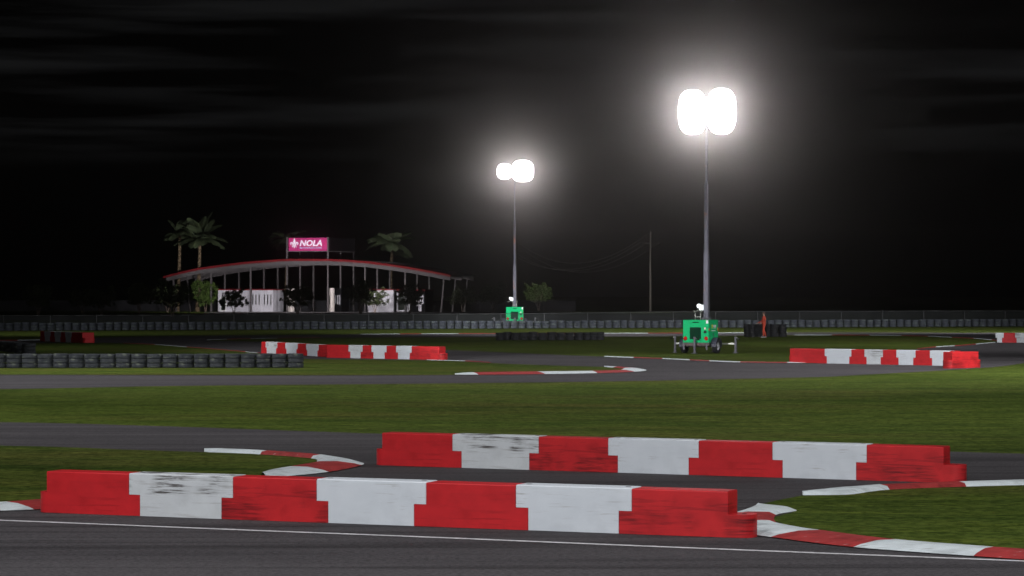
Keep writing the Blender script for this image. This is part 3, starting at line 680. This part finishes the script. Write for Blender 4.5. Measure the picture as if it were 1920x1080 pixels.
for r, v0 in enumerate(ROWS):
    for i, cx in enumerate(COLX):
        tilt = .55 if i == 0 else (-.55 if i == 7 else 0)
        b = MB(); b.sq((cx + tilt, v0, 0.0), (cx, v0, roofz(cx) - .9), .23, M['beam'])
        b.box((cx + tilt, v0, .03), (.4, .4, .05), M['beam']); b.build('column', pav)
def wallbox(px0, px1, pytop, v0, depth, m, name='wall', v1=None):
    x0, x1 = fa(px0, v0), fa(px1, v0); z = fz(px0, pytop, v0)
    b = MB(); b.box(((x0 + x1) / 2, v0 + depth / 2, z / 2), (x1 - x0, depth, z), m)
    return b.build(name, pav), x0, x1, z
def trim(px0, px1, v0, z, depth, par):
    x0, x1 = fa(px0, v0), fa(px1, v0)
    b = MB(); b.box(((x0 + x1) / 2, v0 + depth / 2, z + .09), (x1 - x0 + .1, depth + .1, .2), M['roofred']); b.build('parapet_trim', par)
def slit(px, y0, y1, v0, wd, par, m='darkglass', name='window'):
    x = fa(px, v0); z0, z1 = fz(px, y1, v0), fz(px, y0, v0)
    b = MB(); b.box((x, v0 - .01, (z0 + z1) / 2), (wd, .05, z1 - z0), M[m])
    b.box((x, v0 - .012, z1 + .03), (wd + .12, .06, .06), M['beam']); return b.build(name, par)
VW = .9
w, x0, x1, z = wallbox(409, 512, 544, VW, 4.0, M['wall']); trim(409, 512, VW, z, 4.0, w)
for px in (474.3, 480, 486, 496, 502, 508): slit(px, 553, 571, VW, .17, w)
x = fa(419, VW); fr = MB()
for sx in (-.42, .42): fr.box((x + sx, VW - .04, 1.25), (.14, .08, 2.3), M['white'])
fr.box((x, VW - .04, .14), (.7, .08, .14), M['white']); fr.box((x, VW - .04, 2.38), (.7, .08, .12), M['white']); d_ = fr.build('door', w)
gl = MB(); gl.box((x, VW - .02, 1.27), (.7, .03, 2.1), M['darkglass']); gl.build('pane', d_)
w, x0, x1, z = wallbox(688, 738, 544, VW, 4.0, M['wall']); trim(688, 738, VW, z, 4.0, w)
w, x0, x1, z = wallbox(738.5, 744, 545, VW + .35, 3.5, M['darkwall_shade'])  # near-black block filling the dark gap beside the white wall
w, x0, x1, z = wallbox(744.5, 797, 545, VW + .3, 3.6, M['darkwall_shade']); trim(744.5, 797, VW + .3, z, 3.6, w)
x = fa(753.5, VW + .3); fr = MB(); yv = VW + .24
for sx in (-.72, .72): fr.box((x + sx, yv, 1.6), (.24, .1, 3.0), M['wall'])
fr.box((x, yv, .22), (1.2, .1, .2), M['wall']); fr.box((x, yv, 3.0), (1.2, .1, .2), M['wall']); d_ = fr.build('door', w)
gl = MB(); gl.box((x, yv + .02, 1.6), (1.2, .03, 2.56), M['darkglass']); gl.build('pane', d_)
for px, a_, c_ in ((766, 571, 584), (782, 557, 574), (786, 565, 583), (789, 556, 584), (793, 553, 570)): 
    s_ = slit(px, a_, c_, VW + .28, .22 if px != 766 else .5, w, 'wall', 'panel_strip')
# round turrets
for px, wpx, topy in ((622, 10.5, 540), (546, 12, 541)):
    v0 = 2.0; x = fa(px, v0); r = wpx / 11.8 / 2 * 1.02; z = fz(px, topy, v0)
    b = MB(); b.lathe([(r, 0), (r, z - .05), (r - .03, z), (.001, z)], M['cream'], 28, Matrix.Translation((x, v0, 0))); t_ = b.build('turret', pav)
    b = MB(); b.box((x - .15, v0 - r - .0, fz(px, 562, v0)), (.11, .06, 1.4), M['darkglass']); b.build('window', t_)
w, x0, x1, z = wallbox(627.5, 640, 541, 3.2, 3.0, M['darkwall_shade'])
for px in (629.3, 633.3, 637): slit(px, 553.5, 570.5, 3.18, .12, w, 'wall', 'panel_strip')

# roof sign
sg = empty('roof_sign', OB, A); tag(sg, 'magenta NOLA Motorsports Park sign raised on posts above the arched roof', 'sign')
v0 = .25; sx0, sx1 = fa(541.5, v0), fa(614, v0); zt, zb = fz(578, 446, v0), fz(578, 470.3, v0)
b = MB(); b.box(((sx0 + sx1) / 2, v0, (zt + zb) / 2), (sx1 - sx0, .14, zt - zb), M['pink']); panel = b.build('panel', sg)
b = MB(); b.box(((sx0 + sx1) / 2, v0, zb - .08), (sx1 - sx0 + .4, .12, .13), M['beam']); b.build('frame', sg)
for r, vv in enumerate(ROWS):
    for i in (3, 4):
        cx = COLX[i]; b = MB(); top = zt + .12
        b.sq((cx, vv, roofz(cx) - .02), (cx, vv, top), .23 if r == 0 else .15, M['beam']); b.build('post', sg)
# side and rear faces, seen from behind, coloured near-black as unlit
cx = COLX[4] + .25
b = MB(); b.box((cx, (ROWS[0] + ROWS[2]) / 2, (zt + zb) / 2), (.1, ROWS[2] - ROWS[0] - .3, zt - zb), M['darkwall_shade']); b.build('panel', sg)
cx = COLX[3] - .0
b = MB(); b.box(((COLX[3] + COLX[4]) / 2, ROWS[2], (zt + zb) / 2), (COLX[4] - COLX[3] - .3, .1, zt - zb), M['darkwall_shade']); b.build('panel', sg)
for vv in (ROWS[0] + .2, ROWS[2] - .1): pass
b = MB(); b.box((COLX[4] + .25, (ROWS[0] + ROWS[2]) / 2, zb - .08), (.12, ROWS[2] - ROWS[0], .13), M['beam']); b.build('frame', sg)
def text(body, px0, px1, py0, py1, m, name, shear=.2, off=0.0):
    cu = bpy.data.curves.new(name, 'FONT'); cu.body = body; cu.size = 1; cu.extrude = .02; cu.shear = shear; cu.offset = off; cu.space_character = 1.05
    o = bpy.data.objects.new(name, cu); C.objects.link(o)
    dg = bpy.context.evaluated_depsgraph_get(); dg.update()
    me = bpy.data.meshes.new_from_object(o.evaluated_get(dg)); bpy.data.objects.remove(o)
    xs = [v.co.x for v in me.vertices]; ys = [v.co.y for v in me.vertices]
    tx0, tx1 = fa(px0, v0), fa(px1, v0); tz0, tz1 = fz(580, py1, v0), fz(580, py0, v0)
    for v in me.vertices:
        u = (v.co.x - min(xs)) / (max(xs) - min(xs)); w_ = (v.co.y - min(ys)) / (max(ys) - min(ys))
        v.co = Vector((tx0 + u * (tx1 - tx0), v0 - .10 - v.co.z * .8, tz0 + w_ * (tz1 - tz0)))
    me.materials.clear(); me.materials.append(m)
    q = bpy.data.objects.new(name, me); C.objects.link(q); q.parent = panel; return q
text('NOLA', 562.3, 604.5, 450.0, 461.4, M['letter'], 'lettering', .22, .035)
text('MOTORSPORTS PARK', 562.5, 604, 463.2, 466.2, M['letterblue'], 'small_lettering', .15, .015)
# fleur-de-lis emblem
e = MB(); ex = fa(552.3, v0); ez = fz(552, 456.8, v0); s = (zt - zb) / 2 * .86
def lobes(pts, mirror=True):
    for sg_ in ((1, -1) if mirror else (1,)):
        q = [(ex + sg_ * x_ * s, ez + z_ * s) for x_, z_ in pts]
        a = [e.bm.verts.new((x_, v0 - .13, z_)) for x_, z_ in q]; c = [e.bm.verts.new((x_, v0 - .075, z_)) for x_, z_ in q]
        e.bm.faces.new(a); n = len(q)
        for k in range(n): e.bm.faces.new((a[k], a[(k + 1) % n], c[(k + 1) % n], c[k]))
e.mi(M['letter'])
lobes([(0, 1.0), (.16, .66), (.22, .38), (.12, .05), (.10, -.12), (-.10, -.12), (-.12, .05), (-.22, .38), (-.16, .66)], False)
lobes([(.12, -.10), (.22, .14), (.42, .30), (.66, .28), (.82, .06), (.78, -.18), (.64, -.28), (.58, -.12), (.62, .02), (.52, .08), (.42, -.02), (.34, -.14)])
lobes([(-.42, -.16), (.42, -.16), (.42, -.28), (-.42, -.28)], False)
lobes([(-.11, -.30), (.11, -.30), (.10, -.6), (0, -.92), (-.10, -.6)], False)
lobes([(.13, -.30), (.32, -.36), (.44, -.56), (.34, -.70), (.26, -.54), (.16, -.46)])
e.build('emblem', panel)

# ------------------------------------------------------------------ trees, palms
def leaf_tree(seed, H, W, nclump, leaves, lm, low=.35):
    rnd = random.Random(seed); tr = MB(); lf = MB(); tips = []
    ns = 3 + seed % 2
    for k in range(ns):
        a = 2 * math.pi * k / ns + rnd.uniform(-.4, .4); p = Vector((math.cos(a) * .10, math.sin(a) * .10, 0)); r = .075
        d = Vector((math.cos(a) * .22, math.sin(a) * .22, 1)).normalized()
        for sgm in range(5):
            q = p + d * H * .16; tr.bar(p, q, r, M['bark'], r * .8, seg=7); r *= .8; p = q
            d = (d + Vector((rnd.uniform(-.25, .25) + math.cos(a) * .10, rnd.uniform(-.25, .25) + math.sin(a) * .10, .1))).normalized()
            if sgm >= 1:
                for _ in range(2):
                    bd = (d + Vector((rnd.uniform(-1, 1), rnd.uniform(-1, 1), rnd.uniform(-.1, .6)))).normalized(); e_ = p + bd * W * rnd.uniform(.14, .26)
                    tr.bar(p, e_, r * .5, M['bark'], r * .2, seg=5); tips.append(e_)
        tips.append(p)
    cl = []
    for _ in range(nclump):
        if rnd.random() < .55: t = rnd.choice(tips); c = t + Vector((rnd.gauss(0, .2), rnd.gauss(0, .2), rnd.gauss(.1, .2)))
        else:
            a = rnd.uniform(0, 6.28); rr = rnd.random() ** .5; zz = rnd.uniform(low, .93)
            prof_ = math.sin(math.pi * min(1, (zz - low * .6) / (1.08 - low * .6))) ** .6
            c = Vector((math.cos(a) * rr * W / 2 * prof_, math.sin(a) * rr * W / 2 * prof_, zz * H))
        c.z = max(c.z, low * H); cl.append((c, rnd.uniform(.16, .36)))
    mi = lf.mi(lm)
    for c, r in cl:
        for _ in range(leaves):
            o_ = Vector((rnd.gauss(0, 1), rnd.gauss(0, 1), rnd.gauss(0, .8))) * r * .62; p = c + o_
            s_ = rnd.uniform(.08, .15); n1 = Vector((rnd.uniform(-1, 1), rnd.uniform(-1, 1), rnd.uniform(-1, 1))).normalized(); n2 = n1.orthogonal().normalized(); n3 = n1.cross(n2)
            f = lf.bm.faces.new([lf.bm.verts.new(p + n2 * s_ * 1.3), lf.bm.verts.new(p + n3 * s_ * .6), lf.bm.verts.new(p - n2 * s_ * 1.3), lf.bm.verts.new(p - n3 * s_ * .6)]); f.material_index = mi
    return tr.mesh('trunk'), lf.mesh('crown')
variants = [leaf_tree(11, 4.3, 5.6, 120, 34, M['leafshade']), leaf_tree(24, 4.3, 5.4, 110, 34, M['leafshade']), leaf_tree(37, 4.5, 5.6, 130, 34, M['leafshade'])]
litv = leaf_tree(52, 4.9, 3.9, 110, 44, M['leaflit'], .22)
litw = leaf_tree(63, 4.6, 5.2, 90, 40, M['leaf'], .38)
def tree(v, px, py, hpx, label, rz=0, wsc=1.0, group='small trees near the pavilion'):
    d = dist(py); root = empty('small_tree', (PX(px, d), d, 0), rz); tag(root, label, 'tree', group)
    for nm, me in zip(('trunk', 'crown'), v):
        o = bpy.data.objects.new(nm, me); C.objects.link(o); o.parent = root
    H = hpx / F * d; k = H / 4.7; root.scale = (k * wsc, k * wsc, k)
    return root
tl = [(0, 72, 590.5, 54, 'dark small tree at the far left with pale stems'), (1, 155, 588.6, 50, 'second small tree from the left, bare pale stems under a dark crown'), (2, 190, 591.5, 50, 'low dark tree with black stems, third from the left'),
      (0, 261, 588.2, 56, 'dark tree with pale forked stems left of the pavilion roof'), (2, 323, 594, 64, 'black bushy tree under the left end of the arched roof'), (1, 314, 585.8, 50, 'thin-stemmed tree half hidden behind a black bushy tree at the left roof end'),
      (1, 438.5, 590.8, 52, 'black tree in front of the white wall with slit windows'), (0, 557.5, 590.5, 54, 'black tree below the left post of the sign'), (2, 676, 589.3, 60, 'black tree left of the right white wall'),
      (1, 703, 586.3, 47, 'dark tree with pale stems in front of the right white wall'), (0, 768, 588.6, 54, 'black tree hiding the white door frame'), (1, 867, 585.6, 50, 'dark tree with pale stems under the right roof end'), (2, 925, 585, 50, 'dark tree with pale stems left of the far light tower')]
for i, (v, px, py, h, lab) in enumerate(tl): tree(variants[v], px, py, h, lab, i * 1.3)
tree(litv, 385.5, 584.4, 56, 'lit green tree beside the left palms', .5)
tree(litw, 1010, 582.4, 50, 'lit green tree right of the far light tower', 2.0)

def palm_mesh(seed, n, L, spread):
    rnd = random.Random(seed); b = MB(); mi = b.mi(M['palm'])
    for k in range(n):
        az = 2 * math.pi * k / n + rnd.uniform(-.3, .3); el = rnd.uniform(*spread); ln = L * rnd.uniform(.75, 1.05); segs = 12
        p = Vector((0, 0, 0)); d = Vector((math.cos(az) * math.cos(el), math.sin(az) * math.cos(el), math.sin(el))); side = d.cross(Vector((0, 0, 1))).normalized()
        prev = None; wmax = ln * .25
        for s_ in range(segs + 1):
            t = s_ / segs; w_ = wmax * (math.sin(math.pi * min(1, t * .92 + .08)) ** .6) * (1 if t < .98 else .15)
            if s_ > 0:
                seg_d = d
                # leaflets as tapered blades either side
                for q in range(3):
                    a0 = p - seg_d * ln / segs * (1 - q / 3)
                    for sd in (-1, 1):
                        wl = w_ * rnd.uniform(.75, 1.1); tip = a0 + side * sd * wl + seg_d * wl * .55 + Vector((0, 0, -wl * .35))
                        f = b.bm.faces.new([b.bm.verts.new(a0), b.bm.verts.new(a0 + seg_d * ln / segs * .36), b.bm.verts.new(tip + seg_d * .05), b.bm.verts.new(tip - seg_d * .07)]); f.material_index = mi
            p = p + d * ln / segs; d = (d + Vector((0, 0, -.085 - .05 * t))).normalized()
    return b.mesh('fronds')
pm = [palm_mesh(3, 17, 3.7, (.0, 1.35)), palm_mesh(8, 21, 4.8, (.0, 1.45)), palm_mesh(15, 19, 4.3, (-.15, .95))]
def palm(v, px, topy, d, label, crx=0, sc=1.0, rz=0):
    root = empty('palm_tree', (PX(px, d), d, 0)); tag(root, label, 'palm tree', 'palm trees at the pavilion')
    H = PZ(topy, d); t = MB(); n = 14; r0 = .34
    prev = None
    for k in range(n):
        a = k / n; c = (k + 1) / n; bend = lambda q: .25 * math.sin(q * 2.2 + px)
        t.bar((bend(a) - bend(0), 0, a * H), (bend(c) - bend(0), 0, c * H), r0 * (1.12 - .42 * a), M['palmbark'], r0 * (1.02 - .42 * a), seg=10)
    t.build('trunk', root)
    o = bpy.data.objects.new('fronds', pm[v]); C.objects.link(o); o.parent = root; o.location = (bend(1) - bend(0) + crx, 0, H - .1); o.rotation_euler = (0, 0, rz); o.scale = (sc, sc, sc)
palm(0, 332.5, 438, 430, 'shorter of the two palms at the left roof end', sc=1.02, rz=.4)
palm(1, 370, 447, 427, 'tall palm with the largest crown, right of its pair at the left roof end', sc=1.12, rz=1.1)
palm(2, 538, 447, 446, 'dim palm standing behind the magenta sign', sc=.9, rz=2)
palm(2, 733, 455, 431, 'palm rising through the right half of the arched roof', sc=1.15, rz=.6)

# ------------------------------------------------------------------ utility poles and wires
def upole(px, d, topy, label, armpx, army):
    root = empty('utility_pole', (PX(px, d), d, 0)); tag(root, label, 'utility pole', 'utility poles')
    H = PZ(topy, d); b = MB(); b.bar((0, 0, 0), (0, 0, H), .19, M['pole'], .13, seg=12); b.build('pole', root)
    z = PZ(army, d); xa, xb = (armpx[0] - px) / F * d, (armpx[1] - px) / F * d
    b = MB(); dy = armpx[2]
    b.sq((xa, -dy, z), (xb, dy, z), .11, M['pole']); b.bar((xa * .5, -dy * .5, z), (0, 0, z - .7), .03, M['pole'], seg=6); b.bar((xb * .5, dy * .5, z), (0, 0, z - .7), .03, M['pole'], seg=6)
    ar = b.build('crossarm', root)
    ends = []
    for t in (0, .35, 1):
        b = MB(); q = Vector((xa + (xb - xa) * t, -dy + 2 * dy * t, z)); b.lathe([(.02, .0), (.02, .1), (.07, .14), (.05, .2), (.07, .24), (.001, .3)], M['steel'], 10, Matrix.Translation(q)); b.build('insulator', ar)
        ends.append(Vector((PX(px, d) + q.x, d + q.y, z + .28)))
    ends.append(Vector((PX(px, d), d, H)))
    return ends
e1 = upole(968.5, 500, 452, 'wooden utility pole with a crossarm, behind the far light tower', (951, 986, .3), 474)
e2 = upole(1219.5, 419, 434, 'tall wooden utility pole standing alone between the light towers', (1201, 1238, 1.2), 457)
e0 = [Vector((PX(700, 640) + i * .4, 640, 9.5)) for i in range(4)]
def wires(a, b, sag, label):
    for i, (p, q) in enumerate(zip(a, b)):
        w = MB(); n = 28; pts = []
        for k in range(n + 1):
            t = k / n; c = p.lerp(q, t); c.z -= 4 * sag * t * (1 - t) * (1 + .06 * i); pts.append(c)
        for u, v in zip(pts, pts[1:]): w.bar(u, v, .04, M['wire'], seg=5)
        o = w.build('overhead_wire'); tag(o, label[i], 'wire', 'overhead wires between the poles')
wires(e1, e2, 3.9, ['lowest front overhead wire sagging between the utility poles', 'second overhead wire up between the utility poles', 'overhead wire from the right arm ends of the utility poles', 'topmost overhead wire sagging between the utility pole tops'])

# ------------------------------------------------------------------ haze
hz = MB(); hz.box((0, 350, 9.5), (620, 840, 23), M['hedge']); hobj = hz.build('haze')
hm = bpy.data.materials.new('night_haze'); hm.use_nodes = True; nt = hm.node_tree; nt.nodes.clear()
out = nt.nodes.new('ShaderNodeOutputMaterial'); pv = nt.nodes.new('ShaderNodeVolumePrincipled')
pv.inputs['Color'].default_value = (.95, .885, .845, 1); pv.inputs['Density'].default_value = .0010; pv.inputs['Anisotropy'].default_value = .985
nt.links.new(pv.outputs[0], out.inputs['Volume']); hobj.data.materials.clear(); hobj.data.materials.append(hm); tag(hobj, 'thin night haze glowing round the floodlights', kind='stuff')

# ------------------------------------------------------------------ lights
def spot(loc, target, watt, angle, blend=.6, radius=.5, col=(1, .98, 1)):
    l = bpy.data.lights.new('floodlight', 'SPOT'); l.energy = watt; l.spot_size = math.radians(angle); l.spot_blend = blend; l.shadow_soft_size = radius; l.color = col  # name shared by tower lamps, inferred floodlights and added fill spots
    o = bpy.data.objects.new('flood_fill_beam', l); C.objects.link(o); o.location = loc
    o.rotation_euler = (Vector(target) - Vector(loc)).to_track_quat('-Z', 'Y').to_euler(); return o
K = 4 * math.pi
# the two towers in view
a1 = Vector(T1[0].location) + Vector((.35, .4, 12.84)); a2 = Vector(T2[0].location) + Vector((0, .5, 14.05))
for dx, dz in ((-.77, .6), (-.77, -.6), (.8, .62), (.8, -.58)):
    spot(a1 + Vector((dx, -.35, dz)), a1 + Vector((dx - 2, -20, dz - 5)), 40 * K, 150, .5, .35)
for dx, dz, q in ((-.75, 0, 24), (.88, .1, 50)):
    spot(a2 + Vector((dx, -.35, dz)), a2 + Vector((dx, -20, dz - 5)), q * K, 150, .5, .35)
# unseen floodlights inferred from the lit foreground; low and narrow ones added as fill
for loc, tgt, I, ang in [
    ((-13, 3, 17), (0, 44, 0), 1750, 80), ((15, 5, 19), (4, 47, 0), 1450, 85),
    ((-16, 30, 24), (-4, 42, 0), 900, 110), ((18, 34, 24), (4, 44, 0), 700, 110),
    ((-24, 66, 26), (-6, 76, 0), 1600, 110), ((24, 68, 26), (8, 78, 0), 1500, 110),
    ((-34, 100, 26), (-8, 107, 0), 3100, 95), ((34, 100, 26), (12, 110, 0), 4000, 95),
    ((26, 92, 9), (17, 124, .3), 1300, 60), ((-24, 95, 10), (-7, 128, .3), 900, 60),
    ((-23, 98, 9), (9.5, 141, 1), 5200, 16), ((46, 150, 28), (22, 166, 0), 2300, 100),  # first is a narrow spot added to brighten the near trailer
    ((6, 188, 34), (8, 214, 0), 6000, 74), ((56, 200, 28), (38, 222, 0), 2200, 90), ((47, 193, 12), (20, 240, .3), 4200, 70), ((31, 128, 13), (14, 186, .4), 4300, 36), ((-27, 118, 14), (4, 172, .2), 3300, 44),
    ((-38, 182, 18), (.5, 236.6, 1.2), 15000, 9), ((-46, 200, 24), (-34, 216, 0), 500, 90), ((-38, 150, 16), (-24, 152, 0), 260, 70), ((-56, 176, 12), (-16, 226, .3), 2000, 44)]:  # first is a narrow spot added to brighten the far trailer
    spot(loc, tgt, I * K, ang, .85, .8)
# unseen lamps for lit pavilion front, then spots added for trees, palms and pole
for px, wt in ((430, 1050), (560, 1200), (700, 1050)):
    d = 396; spot((PX(px, d), d, 5.0), (PX(px, 420), 420, 2.8), wt * K, 110, .8, .3, (1, .95, .97))
spot((PX(1080, 405), 405, 9), (PX(1012, 446), 446, 3.5), 5200 * K, 14, .8, .3)  # added spot, brightens the tree right of the far tower
spot((PX(1190, 392), 392, 4), (PX(1219, 419), 419, 9), 1300 * K, 90, .8, .3)  # added spot, brings out the utility pole and wires
spot((PX(300, 400), 400, 3), (PX(352, 428), 428, 13), 750 * K, 40, .7, .3)  # added uplight on the left palms
spot((PX(705, 411), 411, 11), (PX(735, 431), 431, 12), 420 * K, 60, .7, .3)  # added spot, brightens the right palm
spot((PX(350, 402), 402, 6), (PX(385, 420), 420, 2.6), 420 * K, 24, .7, .3)  # added spot, brightens the tree beside the left palms

# ------------------------------------------------------------------ sky
w = bpy.data.worlds.new('World'); scene.world = w; w.use_nodes = True; nt = w.node_tree; n = nt.nodes; l = nt.links; n.clear()
out = n.new('ShaderNodeOutputWorld'); bg = n.new('ShaderNodeBackground'); bg.inputs['Strength'].default_value = 1
tc = n.new('ShaderNodeTexCoord'); mp = n.new('ShaderNodeMapping'); mp.inputs['Scale'].default_value = (6.5, 6.5, 115); mp.inputs['Location'].default_value = (3.1, 1.7, .6)
l.new(tc.outputs['Generated'], mp.inputs['Vector'])
tx = n.new('ShaderNodeTexNoise'); tx.inputs['Scale'].default_value = 1.0; tx.inputs['Detail'].default_value = 8; tx.inputs['Roughness'].default_value = .5; l.new(mp.outputs[0], tx.inputs['Vector'])
r = n.new('ShaderNodeValToRGB'); r.color_ramp.elements[0].position = .46; r.color_ramp.elements[1].position = .66
r.color_ramp.elements[0].color = (.00006, .00006, .00006, 1); r.color_ramp.elements[1].color = (.0068, .0070, .0073, 1)
l.new(tx.outputs['Fac'], r.inputs[0])
sep = n.new('ShaderNodeSeparateXYZ'); l.new(tc.outputs['Generated'], sep.inputs[0])
mr = n.new('ShaderNodeMapRange'); mr.inputs['From Min'].default_value = .045; mr.inputs['From Max'].default_value = .06; l.new(sep.outputs[2], mr.inputs['Value'])
mul = n.new('ShaderNodeMix'); mul.data_type = 'RGBA'; mul.inputs[6].default_value = (.00006, .00006, .00006, 1); l.new(mr.outputs[0], mul.inputs[0]); l.new(r.outputs[0], mul.inputs[7])
l.new(mul.outputs[2], bg.inputs['Color']); l.new(bg.outputs[0], out.inputs['Surface'])
# ------------------------------------------------------------------ camera, render
cam = bpy.data.cameras.new('camera'); co = bpy.data.objects.new('camera', cam); C.objects.link(co); scene.camera = co
co.location = (0, 0, HC); co.rotation_euler = (math.radians(90) + math.atan(6 / F), 0, 0)
cam.sensor_width = 36; cam.lens = F / 1920 * 36; cam.clip_start = .5; cam.clip_end = 4000
vs = scene.view_settings; vs.view_transform = 'Standard'; vs.look = 'None'; vs.exposure = 0; vs.gamma = 1
scene.render.engine = 'CYCLES'; cy = scene.cycles
cy.use_denoising = True; cy.denoiser = 'OPENIMAGEDENOISE'; cy.max_bounces = 4; cy.diffuse_bounces = 2; cy.glossy_bounces = 2; cy.volume_bounces = 0; cy.transparent_max_bounces = 8
cy.volume_step_rate = 4; cy.sample_clamp_indirect = 4
